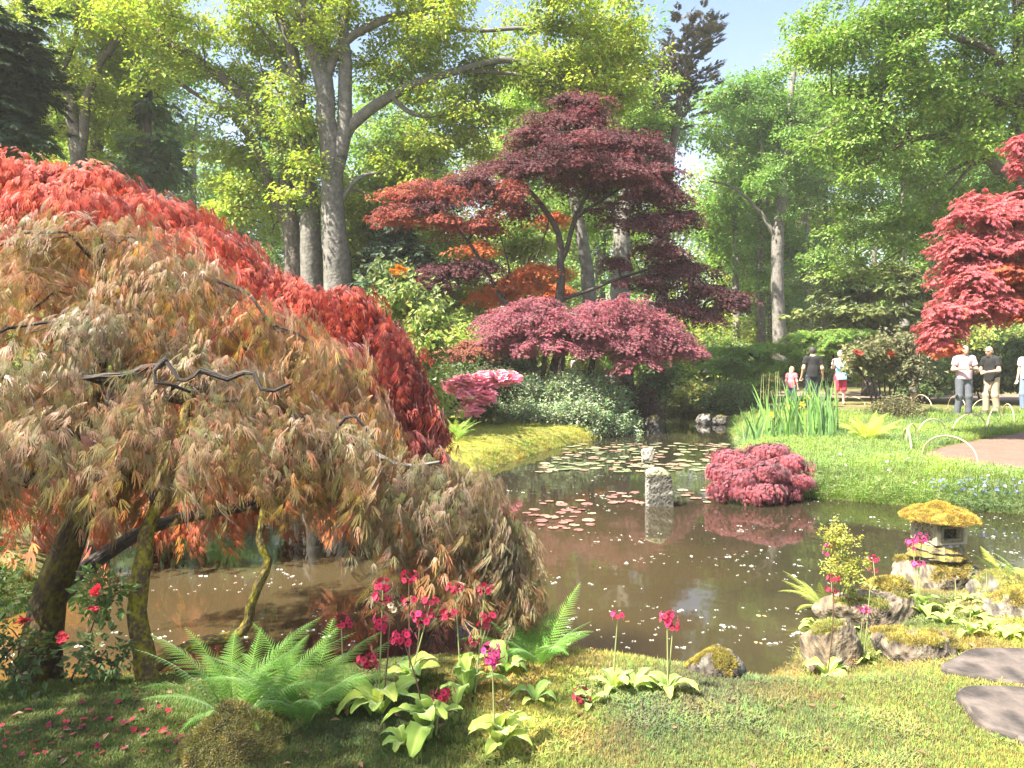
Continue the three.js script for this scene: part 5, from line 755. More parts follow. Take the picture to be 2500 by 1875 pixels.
{ // water lilies
  const pad = (sd) => { seed(sd); const q = new Tri(), n = 15, c = V(0, 0.004, 0), a0 = 0.25, ed = []; for (let i = 0; i <= n; i++) { const a = a0 + i / n * (6.283 - 0.5); ed.push(V(Math.cos(a) * rr(0.94, 1.05), rr(0, 0.05) * (R() < 0.3 ? 1.6 : 0.6), Math.sin(a) * rr(0.94, 1.05))); } for (let i = 0; i < n; i++) q.col(1, 1, 1).t(c, ed[i + 1], ed[i]); return q.geo(true); };
  const pads = [pad(1), pad(2), pad(3)], pm = [[0.20, 0.19, 0.11], [0.25, 0.13, 0.10], [0.14, 0.17, 0.08], [0.28, 0.22, 0.13], [0.23, 0.09, 0.08]].map((c) => new THREE.MeshPhysicalMaterial({ color: C(...c), vertexColors: true, roughness: 0.5, clearcoat: 0.4, clearcoatRoughness: 0.3, side: THREE.DoubleSide }));
  const lily = (label, n, sd, f, red) => { seed(sd); let t = null; const used = []; for (let i = 0; i < n * 6 && used.length < n; i++) { const [x, y] = f(), p = onPlane(x, y, WATER + 0.006), r = red ? rr(0.045, 0.08) : rr(0.055, 0.105); if (pondSD(p.x, p.z) > -0.1 || used.some((u) => u.p.distanceTo(p) < (u.r + r) * 0.82)) continue; t ??= thing('water_lily', label, 'water lily', p.clone()); used.push({ p, r }); const m = part('lily_pad', pads[used.length % 3], pm[red ? [1, 4, 1, 3, 4][Math.floor(R() * 5)] : [0, 1, 2, 3, 0][Math.floor(R() * 5)]], t); m.position.copy(p).sub(t.position); m.position.y += 0.0012 * (used.length % 4); m.scale.setScalar(r); m.rotation.set(gs() * 0.05, R() * 6.28, gs() * 0.05); } };
  lily('broad raft of pale lily pads around the small stone in mid-pond', 170, 651, () => { const u = rr(546, 722), v = 443 + 29 * R(); return [u + (v - 458) * -0.5, v]; });
  lily('reddish lily pads floating beside the bronze maple’s right edge', 30, 652, () => [rr(524, 600), rr(500, 532)], true);
  lily('few pink lily pads left of the tall standing stone', 11, 653, () => [rr(598, 640), rr(491, 503)], true);
  lily('scattered lily pads between the standing stone and the pink maple', 8, 654, () => [rr(680, 712), rr(490, 503)], true);
}
// ---------------------------------------------------------------- rocks and stones
const rockMat = new THREE.MeshStandardMaterial({ vertexColors: true, roughness: 0.95, map: T.rough, bumpMap: T.rough, bumpScale: 0.02 });
function rockGeo(sd, sx, sy, sz, o = {}) {
  seed(sd); let g = new THREE.IcosahedronGeometry(1, 14); g.deleteAttribute('uv'); g.deleteAttribute('normal'); g = mergeVertices(g, 1e-4);
  const a = g.attributes.position, cuts = []; for (let i = 0; i < (o.cuts ?? 7); i++) cuts.push([V(gs(), gs() * 0.6, gs()).normalize(), rr(0.62, 0.86)]);
  if (o.flat) cuts.push([V(gs() * 0.08, 1, gs() * 0.08).normalize(), o.flat]);
  for (let i = 0; i < a.count; i++) {
    const p = V().fromBufferAttribute(a, i), n = p.clone(); p.multiplyScalar(1 + 0.5 * (fbm(n.x * 1.3 + sd, n.y * 1.3, n.z * 1.3, 3) - 0.5));
    for (const [c, d] of cuts) { const k = p.dot(c) - d; if (k > 0) p.addScaledVector(c, -k * 0.88); }
    p.multiplyScalar(1 + 0.10 * (fbm(n.x * 5 + sd, n.y * 5, n.z * 5, 4) - 0.5)); if (o.square) { p.x = Math.sign(p.x) * Math.pow(Math.abs(p.x), 0.75); p.y = Math.sign(p.y) * Math.pow(Math.abs(p.y), 0.75); }
    a.setXYZ(i, p.x * sx, p.y * sy, p.z * sz);
  }
  g.computeVertexNormals(); const nn = g.attributes.normal, K = [], U = [], st = o.stone ?? [0.24, 0.21, 0.17], ms = o.moss ?? [0.26, 0.22, 0.03], cov = o.cover ?? 0.6, M2 = [];
  for (let i = 0; i < a.count; i++) {
    const x = a.getX(i), y = a.getY(i), z = a.getZ(i), n1 = fbm(x * 9 + sd, y * 9, z * 9, 4), n2 = fbm(x * 26, y * 26 + sd, z * 26, 3), m = sm(0.42, 0.58, (nn.getY(i) * 0.5 + 0.5) * 0.62 + n1 * 0.75 - 0.62 + cov * 0.55), l = sm(0.56, 0.66, fbm(x * 14 + 9, y * 14, z * 14 + sd, 3)) * (o.lichen ?? 0.35), v = 0.7 + 0.6 * n2;
    const c = [0, 1, 2].map((k) => lerp(lerp(st[k] * v, [0.5, 0.48, 0.42][k], l), ms[k] * (0.6 + 0.8 * n2) * (k === 0 ? 0.8 + 0.5 * n1 : 1), m)); K.push(...c); U.push((x + z * 0.7) * 2.6, (y + z * 0.5) * 2.6); M2.push(m);
  }
  g.setAttribute('color', new THREE.Float32BufferAttribute(K, 3)); g.setAttribute('uv', new THREE.Float32BufferAttribute(U, 2)); g.userData.moss = M2; return g;
}
function fuzz(g, parent, n, s, col) { // moss tufts standing on the mossy faces
  const a = g.attributes.position, nn = g.attributes.normal, cp = new Copies();
  for (let t = 0; t < n * 6 && cp.n < n; t++) { const i = Math.floor(R() * a.count); if (g.userData.moss && g.userData.moss[i] < 0.6) continue; const p = V().fromBufferAttribute(a, i), q = V().fromBufferAttribute(nn, i), e = V(gs(), gs(), gs()).cross(q); if (q.y < 0.12) continue; const k = rr(0.35, 1.5) * (0.5 + fbm(p.x * 22, p.y * 22, p.z * 22, 2)), w = rr(0.75, 1.3); cp.add(p.addScaledVector(e, 0.012), e.lengthSq() < 1e-5 ? V(1, 0, 0) : e, q.add(V(gs() * 0.3, gs() * 0.3, gs() * 0.3)).normalize(), s * rr(0.7, 1.3), C(col[0] * k * w, col[1] * k, col[2] * k)); }
  if (cp.n) cp.build('moss', S.cushion, M.blade, parent, 'stuff');
}
function rock(label, x0, y0, x1, y1, d, o = {}) { // fills a pixel box at its depth
  if (!d) { const q = onGround((x0 + x1) / 2, y1); d = -q.z + px2m(x1 - x0, -q.z) * 0.28; }
  const w = px2m(x1 - x0, d) / 2, h = px2m(y1 - y0, d), t = thing(o.name ?? 'rock', label, o.category ?? 'rock', at((x0 + x1) / 2, y1, d)), sink = o.sink ?? 0.35, sy = h / (2 - sink) * 1.1;
  const g = rockGeo(o.seed ?? Math.round(x0 + y0), w * 1.08, sy, w * (o.deep ?? 0.85), o), m = part('stone', g, rockMat, t); m.position.y = sy * (0.92 - sink); if (o.lean) m.rotation.z = o.lean;
  if (o.fuzz) { const q = new THREE.Group(); q.position.copy(m.position); fuzz(g, t, o.fuzz, o.fs ?? 1, o.moss ?? [0.26, 0.22, 0.03]); const f = t.children[t.children.length - 1]; if (f !== m) { f.position.copy(m.position); f.rotation.copy(m.rotation); } }
  return t;
}
const MO = [0.31, 0.25, 0.04], MD = [0.17, 0.15, 0.03], MG = [0.23, 0.23, 0.04];
rock('mossy pyramid-shaped boulder on the near bank in the middle', 680, 646, 746, 702, 3.82, { moss: [0.33, 0.27, 0.035], cover: 0.3, fuzz: 1500, fs: 0.62, stone: [0.11, 0.09, 0.07], cuts: 14, sink: 0.12, seed: 43 });
rock('shaggy moss-covered boulder at the bottom edge in front of the ferns', 184, 708, 284, 790, 2.95, { moss: MD, cover: 0.9, fuzz: 3600, fs: 0.8, stone: [0.1, 0.09, 0.07], sink: 0.3 });
rock('small dark mossy stone at the water’s edge left of the boulder', 592, 664, 636, 690, 4.1, { moss: MD, cover: 0.9, fuzz: 300, stone: [0.09, 0.08, 0.06] });
rock('little stone between the two stemmed primroses at the water', 642, 679, 676, 696, 4.0, { moss: MO, cover: 0.8, fuzz: 160, stone: [0.12, 0.1, 0.08] });
rock('dark mossy stone under the upright fern', 500, 664, 575, 690, 4.15, { moss: MD, cover: 0.9, fuzz: 500, stone: [0.08, 0.07, 0.05] });
rock('big flat-topped pale rock left of the lantern, moss on its near face', 822, 580, 912, 632, 0, { moss: MG, cover: 0.18, flat: 0.5, fuzz: 260, stone: [0.25, 0.19, 0.125], lichen: 0.18, deep: 0.7, seed: 52 });
rock('mossy hump behind the flat-topped rock beside the lantern base', 866, 577, 908, 606, 0, { moss: MO, cover: 0.9, fuzz: 300, seed: 53 });
rock('sloping mossy rock at the corner of the water below the flat-topped rock', 799, 616, 862, 676, 0, { moss: MG, cover: 0.35, fuzz: 260, stone: [0.235, 0.175, 0.11], lichen: 0.15, seed: 54, lean: 0.2 });
rock('small dark cleft stone at the foot of the flat-topped rock', 830, 619, 852, 652, 0, { moss: MG, cover: 0.2, stone: [0.12, 0.10, 0.08], seed: 55, fuzz: 30 });
rock('small rounded rusty stone at the water’s corner', 828, 648, 856, 672, 0, { moss: [0.33, 0.2, 0.06], cover: 0.7, stone: [0.32, 0.28, 0.24], seed: 56, fuzz: 90 });
rock('low slab with orange moss in the sunny patch below the flat-topped rock', 868, 622, 956, 664, 0, { moss: MO, cover: 0.4, flat: 0.5, fuzz: 460, stone: [0.2, 0.155, 0.11], lichen: 0.15, seed: 57 });
rock('mossy rock at the right edge behind the primrose patch', 986, 588, 1062, 622, 0, { moss: MO, cover: 0.55, fuzz: 300, stone: [0.30, 0.25, 0.20], seed: 58 });
rock('dark rock under the lantern’s fern at right', 968, 574, 1030, 602, 0, { moss: MG, cover: 0.5, fuzz: 120, stone: [0.2, 0.17, 0.13], seed: 59 });
rock('pale rock at the far waterline by the right edge', 985, 508, 1060, 530, 9.0, { moss: MG, cover: 0.3, stone: [0.32, 0.28, 0.24], seed: 60 });
{ // tapering squared stone with a pale top, a pale left edge and quartz veins across its dark face
  const d = 9.5, b = onPlane(660, 505, WATER), u = px2m(1, -b.z), t = thing('standing_stone', 'tall squared standing stone with pale top and veins in the middle of the pond', 'standing stone', b, -0.12); seed(61);
  let g = new THREE.BoxGeometry(u * 28, u * 52, u * 20, 16, 30, 12); g.deleteAttribute('normal'); g.deleteAttribute('uv'); g = mergeVertices(g, 1e-5); const a = g.attributes.position, K = [], U = [];
  for (let i = 0; i < a.count; i++) {
    let x = a.getX(i) / u, y = a.getY(i) / u + 12, z = a.getZ(i) / u; const q = (y + 14) / 52, n = fbm(x * 0.12, y * 0.12, z * 0.12 + 3, 4) - 0.5;
    x = x * lerp(1.04, 0.86, q) - 2 * q; z *= lerp(1, 0.8, q); if (y > 30) { y -= Math.pow((Math.abs(x + 2) + Math.abs(z) * 0.6) / 15, 2.5) * 5; if (x > 2) y -= (x - 2) * 0.45; } const r = 1 + n * 0.16; a.setXYZ(i, x * r * u, y * u + n * u, z * r * u);
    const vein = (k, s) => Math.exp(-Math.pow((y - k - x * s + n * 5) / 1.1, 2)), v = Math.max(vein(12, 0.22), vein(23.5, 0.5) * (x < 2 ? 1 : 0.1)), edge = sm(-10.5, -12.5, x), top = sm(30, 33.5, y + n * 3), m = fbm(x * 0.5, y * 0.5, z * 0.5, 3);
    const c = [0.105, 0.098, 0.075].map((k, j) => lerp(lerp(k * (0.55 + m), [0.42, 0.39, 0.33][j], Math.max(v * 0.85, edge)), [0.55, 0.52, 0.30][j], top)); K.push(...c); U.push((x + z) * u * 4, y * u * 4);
  }
  g.setAttribute('color', new THREE.Float32BufferAttribute(K, 3)); g.setAttribute('uv', new THREE.Float32BufferAttribute(U, 2)); g.computeVertexNormals(); part('stone', g, rockMat, t);
}
rock('small pale stone among the lily pads', 641, 447, 654, 462, 13.3, { name: 'standing_stone', moss: [0.4, 0.36, 0.28], cover: 0.3, stone: [0.42, 0.37, 0.30], square: 1, seed: 62, sink: 0.2 });
rock('dark boulder at the tip of the far left bank', 644, 416, 664, 434, 18, { moss: MD, cover: 0.4, stone: [0.07, 0.06, 0.05], seed: 63 });
rock('pale low stone in the far arm of the pond', 696, 414, 712, 424, 20.5, { moss: MD, cover: 0.2, stone: [0.4, 0.36, 0.32], seed: 64 });
rock('dark low stone in the far arm of the pond', 712, 416, 730, 425, 20.3, { moss: MD, cover: 0.4, stone: [0.08, 0.07, 0.06], seed: 65 });
// stepping stones
const slabMat = std(0.125, 0.098, 0.083, { map: T.rough, bumpMap: T.rough, bumpScale: 0.015, roughness: 0.8 });
slabs.forEach((q, i) => {
  const c = q.reduce((a, p) => a.add(p), V()).divideScalar(q.length), sh = new THREE.Shape(q.map((p) => new THREE.Vector2((p.x - c.x) * 0.97, -(p.z - c.z) * 0.97))), g = new THREE.ExtrudeGeometry(sh, { depth: 0.05, bevelEnabled: true, bevelThickness: 0.012, bevelSize: 0.012, bevelSegments: 2, curveSegments: 4 });
  g.rotateX(-Math.PI / 2); const y = groundY(c.x, c.z); g.translate(0, -0.035, 0);
  const t = thing('stepping_stone', ['flat dark stepping stone farther from the bottom edge at right', 'flat stepping stone with a crack, nearer the bottom edge at right', 'stepping stone cut off by the bottom edge at right'][i], 'stepping stone', V(c.x, y + 0.012, c.z)); part('slab', g, slabMat, t);
});

// ---------------------------------------------------------------- stone lanterns
{
  const d = 5.8, u = px2m(1, d), p = at(938, 557, d), base = thing('base_rock', 'big blocky mossy rock carrying the stone lantern', 'rock', at(936, 594, d));
  { const g = rockGeo(71, u * 42, u * 23, u * 36, { moss: MO, cover: 0.38, flat: 0.72, square: 1, cuts: 6, stone: [0.25, 0.2, 0.145], lichen: 0.3 }), m = part('stone', g, rockMat, base); m.position.y = u * 16; fuzz(g, base, 420, 1, MO); base.children[base.children.length - 1].position.y = u * 16; }
  const t = thing('stone_lantern', 'low stone lantern with a mushroom roof of golden moss at the pond’s edge', 'stone lantern', p, 0.22);
  const st = std(0.40, 0.355, 0.24, { map: T.rough, bumpMap: T.rough, bumpScale: 0.008 });
  const disc = (sd, r, h, y, o) => { const g = rockGeo(sd, r, h, r, { cuts: 0, flat: 0.8, ...o }), m = part('base_stone', g, rockMat, t); m.position.y = y; return m; };
  disc(72, u * 27, u * 7.5, u * 3.5, { moss: MO, cover: 0.7, stone: [0.22, 0.19, 0.15] }); disc(73, u * 25, u * 7, u * 10, { moss: [0.36, 0.28, 0.07], cover: 0.6, stone: [0.28, 0.24, 0.18] });
  disc(74, u * 20, u * 4, u * 15, { moss: MO, cover: 0.1, stone: [0.52, 0.48, 0.40], lichen: 0.8 });
  const w = u * 35, h = u * 21, k = u * 5, box = new THREE.Group(); box.name = 'light_box'; box.position.y = u * 17; t.add(box);
  const wall = (z, turn) => { const s = new THREE.Shape([[-w / 2, 0], [w / 2, 0], [w / 2, h], [-w / 2, h]].map((q) => new THREE.Vector2(...q))), o = new THREE.Path([[-u * 10, u * 4.5], [-u * 10, u * 16], [u * 10, u * 16], [u * 10, u * 4.5]].map((q) => new THREE.Vector2(...q))); s.holes.push(o); const g = new THREE.ExtrudeGeometry(s, { depth: k, bevelEnabled: true, bevelSize: 0.003, bevelThickness: 0.003, bevelSegments: 1 }); g.translate(0, 0, -k / 2); const m = part('window_wall', g, st, box); m.position.z = z; const f = []; for (const [x, y, a, b] of [[0, 3.3, 25, 2], [0, 17.2, 25, 2], [-11.5, 10.25, 2, 11.8], [11.5, 10.25, 2, 11.8]]) { const q = new THREE.BoxGeometry(u * a, u * b, u * 1.4); q.translate(u * x, u * y, (z > 0 ? 1 : -1) * (k / 2 + u * 0.6)); f.push(q); } const fr = part('window_frame', mergeGeometries(f), st, box); fr.position.z = z; };
  wall(w / 2 - k / 2, 0); wall(-w / 2 + k / 2, 0);
  for (const s of [-1, 1]) { const g = new THREE.BoxGeometry(k, h * 0.99, w - 2 * k - 0.004); g.translate(s * (w / 2 - k / 2), h / 2, 0); part('side_wall', g, st, box); }
  const prof = [[0.001, -0.6], [17, -0.8], [28, -0.2], [34, 1.2], [34, 3], [28, 7.2], [19, 10.6], [10, 12.4], [9.2, 14.2], [6, 15.6], [0.001, 16]].map(([x, y]) => new THREE.Vector2(x * u, y * u)), g = new THREE.LatheGeometry(new THREE.SplineCurve(prof).getPoints(40), 56), a = g.attributes.position, K = [], mm = [];
  for (let i = 0; i < a.count; i++) { const x = a.getX(i), y = a.getY(i), z = a.getZ(i), n = fbm(x * 16, y * 16, z * 16 + 4, 3), f = 1 + 0.10 * (n - 0.5) + 0.05 * Math.sin(Math.atan2(z, x) * 6 + 1); a.setXYZ(i, x * f, y * (1 + 0.2 * (n - 0.5)), z * f); const q = fbm(x * 40, y * 40, z * 40, 3), m = y > u * 1.6 ? 1 : 0; mm.push(m); K.push(...(m ? [0.36 * (0.5 + q), 0.26 * (0.5 + q), 0.035] : [0.3, 0.26, 0.18])); }
  g.setAttribute('color', new THREE.Float32BufferAttribute(K, 3)); g.computeVertexNormals(); g.userData.moss = mm; const rf = part('roof', g, rockMat, t); rf.position.y = u * 38; seed(75); fuzz(g, rf, 1300, 0.8, [0.40, 0.28, 0.035]);
}
{
  const d = 29, u = px2m(1, d), p = at(709, 372, d), t = thing('distant_stone_lantern', 'small roofed stone lantern far off beyond the end of the pond', 'stone lantern', p), m = std(0.36, 0.34, 0.30), gy0 = groundY(p.x, p.z) - p.y;
  const r = new THREE.ConeGeometry(u * 9.5, u * 3.2, 4, 1); r.rotateY(Math.PI / 4); r.translate(0, u * 9.6, 0); part('roof', r, m, t); const e = new THREE.BoxGeometry(u * 12.6, u * 0.7, u * 12.6); e.translate(0, u * 7.8, 0); part('eaves', e, m, t);
  for (const x of [-1, 1]) for (const z of [-1, 1]) { const c = new THREE.BoxGeometry(u * 1.4, u * 6.4, u * 1.4); c.translate(x * u * 3.6, u * 4.2, z * u * 3.6); part('post', c, m, t); }
  const b = new THREE.BoxGeometry(u * 11, u * 1.2, u * 11); b.translate(0, u * 0.4, 0); part('platform', b, m, t); part('pedestal', tube([V(0, gy0 - 0.1, 0), V(0, -u * 0.2, 0)], [u * 2.6, u * 2], 8), m, t);
}
// ---------------------------------------------------------------- bent bamboo hoops along the paths
const cane = std(0.44, 0.36, 0.22, { roughness: 0.6 });
function hoop(label, ax, ay, bx, by, ty) {
  const a = onGround(ax, ay), b = onGround(bx, by), c = a.clone().lerp(b, 0.5), h = at((ax + bx) / 2, ty, -c.z).y - c.y, t = thing('bamboo_hoop', label, 'hoop', c, 0, 'bamboo hoops edging the paths'), pts = [];
  for (let i = 0; i <= 20; i++) { const q = i / 20, s = 0.5 - 0.5 * Math.cos(Math.PI * q); pts.push(a.clone().lerp(b, s).sub(c).add(V(0, h * Math.pow(Math.sin(Math.PI * q), 0.9) - (i % 20 ? 0 : 0.06), 0))); }
  part('cane', tube(pts, [0.011, 0.011], 6), cane, t);
}
hoop('nearest bamboo hoop, wide arch at the path’s rounded end', 922, 457, 978, 466, 436);
hoop('narrow bamboo hoop nearly edge-on left of the path’s rounded end', 903, 444, 911, 454, 429);
hoop('second edge-on hoop leaning beside the narrow one', 906, 444, 917, 443, 424);
hoop('bamboo hoop just above the path’s rounded end', 918, 436, 946, 435, 419);
hoop('bamboo hoop in the middle of the lawn edge', 952, 435, 986, 430, 414);
hoop('bamboo hoop below the man in the black polo', 987, 430, 1000, 418, 408);
hoop('bamboo hoop at right end of the lawn tongue', 1002, 418, 1014, 423, 404);
hoop('low bamboo hoop in front of the woman', 846, 400, 865, 405, 397);
hoop('bamboo hoop behind the flowering shrub', 856, 388, 880, 390, 377);
hoop('bamboo hoop at the feet of the man behind the shrub', 914, 404, 932, 410, 395);
hoop('bamboo hoop in front of the man in pink', 948, 408, 966, 412, 396);
hoop('bamboo hoop crossing the black-polo man’s legs', 972, 412, 999, 412, 399);
hoop('far bamboo hoop near the right edge', 1006, 396, 1022, 398, 384);
// ---------------------------------------------------------------- people: one continuous body each, clothes as shells
function nets(f, lo, hi, h) { // surface nets of f < 0
  const n = [0, 1, 2].map((k) => Math.ceil((hi[k] - lo[k]) / h) + 2), F = new Float32Array(n[0] * n[1] * n[2]), id = new Int32Array(F.length).fill(-1), P = [], I = [];
  const ix = (i, j, k) => (k * n[1] + j) * n[0] + i;
  for (let k = 0; k < n[2]; k++) for (let j = 0; j < n[1]; j++) for (let i = 0; i < n[0]; i++) F[ix(i, j, k)] = f(lo[0] + i * h, lo[1] + j * h, lo[2] + k * h);
  const E = [[0, 1], [0, 2], [0, 4], [1, 3], [1, 5], [2, 3], [2, 6], [3, 7], [4, 5], [4, 6], [5, 7], [6, 7]];
  for (let k = 0; k < n[2] - 1; k++) for (let j = 0; j < n[1] - 1; j++) for (let i = 0; i < n[0] - 1; i++) {
    const v = []; let m = 0; for (let c = 0; c < 8; c++) { v[c] = F[ix(i + (c & 1), j + (c >> 1 & 1), k + (c >> 2))]; if (v[c] < 0) m |= 1 << c; } if (m === 0 || m === 255) continue;
    let x = 0, y = 0, z = 0, q = 0; for (const [a, b] of E) if ((v[a] < 0) !== (v[b] < 0)) { const t = v[a] / (v[a] - v[b]); x += lerp(a & 1, b & 1, t); y += lerp(a >> 1 & 1, b >> 1 & 1, t); z += lerp(a >> 2, b >> 2, t); q++; }
    id[ix(i, j, k)] = P.length / 3; P.push(lo[0] + (i + x / q) * h, lo[1] + (j + y / q) * h, lo[2] + (k + z / q) * h);
  }
  for (let k = 1; k < n[2] - 1; k++) for (let j = 1; j < n[1] - 1; j++) for (let i = 1; i < n[0] - 1; i++) {
    const s = F[ix(i, j, k)] < 0, Q = (a, b, c, d, fl) => { if (a < 0 || b < 0 || c < 0 || d < 0) return; fl ? I.push(a, b, c, a, c, d) : I.push(a, c, b, a, d, c); };
    if (s !== (F[ix(i + 1, j, k)] < 0)) Q(id[ix(i, j - 1, k - 1)], id[ix(i, j, k - 1)], id[ix(i, j, k)], id[ix(i, j - 1, k)], s);
    if (s !== (F[ix(i, j + 1, k)] < 0)) Q(id[ix(i - 1, j, k - 1)], id[ix(i - 1, j, k)], id[ix(i, j, k)], id[ix(i, j, k - 1)], s);
    if (s !== (F[ix(i, j, k + 1)] < 0)) Q(id[ix(i - 1, j - 1, k)], id[ix(i, j - 1, k)], id[ix(i, j, k)], id[ix(i - 1, j, k)], s);
  }
  const g = new THREE.BufferGeometry(); g.setAttribute('position', new THREE.Float32BufferAttribute(P, 3)); g.setIndex(I); g.computeVertexNormals(); return g;
}
const cap = (x, y, z, b) => { const px = x - b.a.x, py = y - b.a.y, pz = z - b.a.z, dx = b.d.x, dy = b.d.y, dz = b.d.z, t = clamp((px * dx + py * dy + pz * dz) / b.l2), ex = px - dx * t, ey = py - dy * t, ez = pz - dz * t; return Math.sqrt(ex * ex + ey * ey * (b.fy ?? 1) + ez * ez * (b.fz ?? 1)) - (b.r0 + (b.r1 - b.r0) * t); };
const bone = (a, b, r0, r1, fz) => { const d = V().subVectors(b, a); return { a, b, d, l2: d.lengthSq() + 1e-9, r0, r1, fz }; };
const smin = (a, b, k) => { const h = Math.max(0, k - Math.abs(a - b)) / k; return Math.min(a, b) - h * h * k * 0.25; };
const field = (bs, k) => (x, y, z) => { let d = 9; for (const b of bs) d = smin(d, cap(x, y, z, b), k); return d; };
// figure facing +z, 1.75 m high before scaling
function person(o) {
  const t = thing('person', o.label, 'person', o.pos, o.turn ?? 0); t.scale.setScalar((o.h ?? 1.75) / 1.75);
  const f = o.female ? 0.9 : 1, L = o.lean ?? 0, hip = 0.93, J = {};
  J.pel = V(0, hip, 0); J.waist = V(0, 1.08, L * 0.06); J.chest = V(0, 1.30, L * 0.16 + 0.005); J.neck = V(0, 1.47, L * 0.26 - 0.01); J.head = V(0, 1.61, L * 0.34 + 0.015).add(V(0, -(o.nod ?? 0) * 0.02, (o.nod ?? 0) * 0.045));
  const arms = o.arms ?? [[[-0.235, 1.13, 0], [-0.25, 0.87, 0.06]], [[0.235, 1.13, 0], [0.25, 0.87, 0.06]]], legs = o.legs ?? [[-0.105, 0.02], [0.105, -0.02]];
  const torso = [bone(J.pel, J.waist, 0.135 * (o.female ? 1.05 : 1), 0.125 * f * (o.wide ?? 1), 1.7), bone(J.waist, J.chest, 0.125 * f * (o.wide ?? 1), 0.142 * f, 1.75), bone(V(-0.11 * f, 1.40, J.chest.z), V(0.11 * f, 1.40, J.chest.z), 0.085 * f, 0.085 * f, 1.1)], upper = [], fore = [], thigh = [], shank = [], feet = [], hands = [];
  [-1, 1].forEach((s, i) => {
    const sh = V(s * 0.185 * f, 1.405, J.chest.z), el = V(...arms[i][0]), wr = V(...arms[i][1]); upper.push(bone(sh, el, 0.056 * f, 0.043 * f)); fore.push(bone(el, wr, 0.042 * f, 0.027 * f)); hands.push([wr, V().subVectors(wr, el).normalize(), s, arms[i][2]]);
    const hp = V(s * 0.09, 0.90, 0), kn = V(s * 0.10, 0.49, 0.03 + legs[i][1] * 0.5), an = V(legs[i][0], 0.08, legs[i][1] - 0.02); thigh.push(bone(hp, kn, 0.088, 0.058)); shank.push(bone(kn, an, 0.055, 0.037)); feet.push(bone(an.clone().add(V(0, -0.045, -0.02)), an.clone().add(V(s * 0.02, -0.052, 0.15)), 0.036, 0.03));
  });
  const neck = bone(J.neck, J.head.clone().add(V(0, -0.06, -0.01)), 0.058 * f, 0.052 * f), hd = J.head, nod = o.nod ?? 0, cs = Math.cos(nod * 0.5), sn = Math.sin(nod * 0.5);
  const head = (x, y, z) => { // skull, face, nose, brow, chin, ears, in head axes
    const X = x - hd.x, Y0 = y - hd.y, Z0 = z - hd.z, Y = Y0 * cs + Z0 * sn, Z = Z0 * cs - Y0 * sn;
    const e = (cx, cy, cz, rx, ry, rz) => { const q = Math.hypot((X - cx) / rx, (Y - cy) / ry, (Z - cz) / rz); return (q - 1) * Math.min(rx, ry, rz); };
    let d = smin(e(0, 0.03, -0.01, 0.077, 0.095, 0.097), e(0, -0.045, 0.022, 0.058, 0.072, 0.068), 0.05);
    d = smin(d, e(0, -0.012, 0.095, 0.013, 0.026, 0.02), 0.015); d = smin(d, e(0, -0.092, 0.062, 0.024, 0.018, 0.02), 0.02); d = smin(d, Math.min(e(-0.078, -0.012, -0.005, 0.012, 0.032, 0.02), e(0.078, -0.012, -0.005, 0.012, 0.032, 0.02)), 0.008);
    return Math.max(d, -Math.min(e(-0.03, 0.008, 0.094, 0.016, 0.010, 0.012), e(0.03, 0.008, 0.094, 0.016, 0.010, 0.012)));
  };
  const all = field([...torso, ...upper, ...fore, ...thigh, ...shank, neck, ...feet], 0.045), body = (x, y, z) => y > 1.44 ? smin(all(x, y, z), head(x, y, z), 0.025) : all(x, y, z);
  const skin = std(...(o.skin ?? [0.50, 0.29, 0.20]), { roughness: 0.6 }), lo = [-0.62, -0.03, -0.34], hi = [0.62, 1.78, 0.62], gs3 = [nets(body, lo, hi, 0.018)];
  gs3.push(nets(head, [hd.x - 0.12, hd.y - 0.14, hd.z - 0.14], [hd.x + 0.12, hd.y + 0.15, hd.z + 0.15], 0.006));
  for (const [w, dir, s, grip] of hands) { // palm, four fingers of unequal length bent at two knuckles, thumb from the side
    const fd = dir, sd = V().crossVectors(fd, V(0, 0, 1)).normalize().multiplyScalar(s); if (sd.lengthSq() < 0.1) sd.set(s, 0, 0); const pn = V().crossVectors(fd, sd).normalize(), bs = [], curl = grip ?? 0.5, at3 = (a, b, c) => w.clone().addScaledVector(fd, a).addScaledVector(sd, b).addScaledVector(pn, c);
    bs.push(bone(at3(0.0, 0, 0), at3(0.08, 0.012, 0), 0.024, 0.018), bone(at3(0.02, -0.012, 0), at3(0.08, -0.022, 0), 0.018, 0.014), bone(at3(0.02, 0.012, 0), at3(0.082, 0.026, 0), 0.018, 0.013));
    [0.062, 0.072, 0.068, 0.054].forEach((l, k) => { const b = -0.030 + k * 0.02, p0 = at3(0.078, b, 0), p1 = at3(0.078 + l * 0.5, b * 1.1, curl * 0.014), p2 = at3(0.078 + l * (0.5 + 0.3 * (1 - curl * 0.5)), b * 1.12, curl * 0.034), p3 = at3(0.078 + l * (0.8 - curl * 0.35), b * 1.12, curl * 0.052); bs.push(bone(p0, p1, 0.0098, 0.009), bone(p1, p2, 0.009, 0.0082), bone(p2, p3, 0.0082, 0.0072)); });
    const t0 = at3(0.028, 0.026, 0.004), t1 = at3(0.055, 0.048, 0.014), t2 = at3(0.082, 0.052, 0.022 + curl * 0.01); bs.push(bone(t0, t1, 0.013, 0.011), bone(t1, t2, 0.0108, 0.0085));
    const fh = field(bs, 0.008), c = at3(0.07, 0, 0.01); gs3.push(nets(fh, [c.x - 0.12, c.y - 0.12, c.z - 0.12], [c.x + 0.12, c.y + 0.12, c.z + 0.12], 0.0065));
  }
  const bm = mergeGeometries(gs3.map((g) => { g.deleteAttribute('uv'); return g; })); part('body', bm, skin, t);
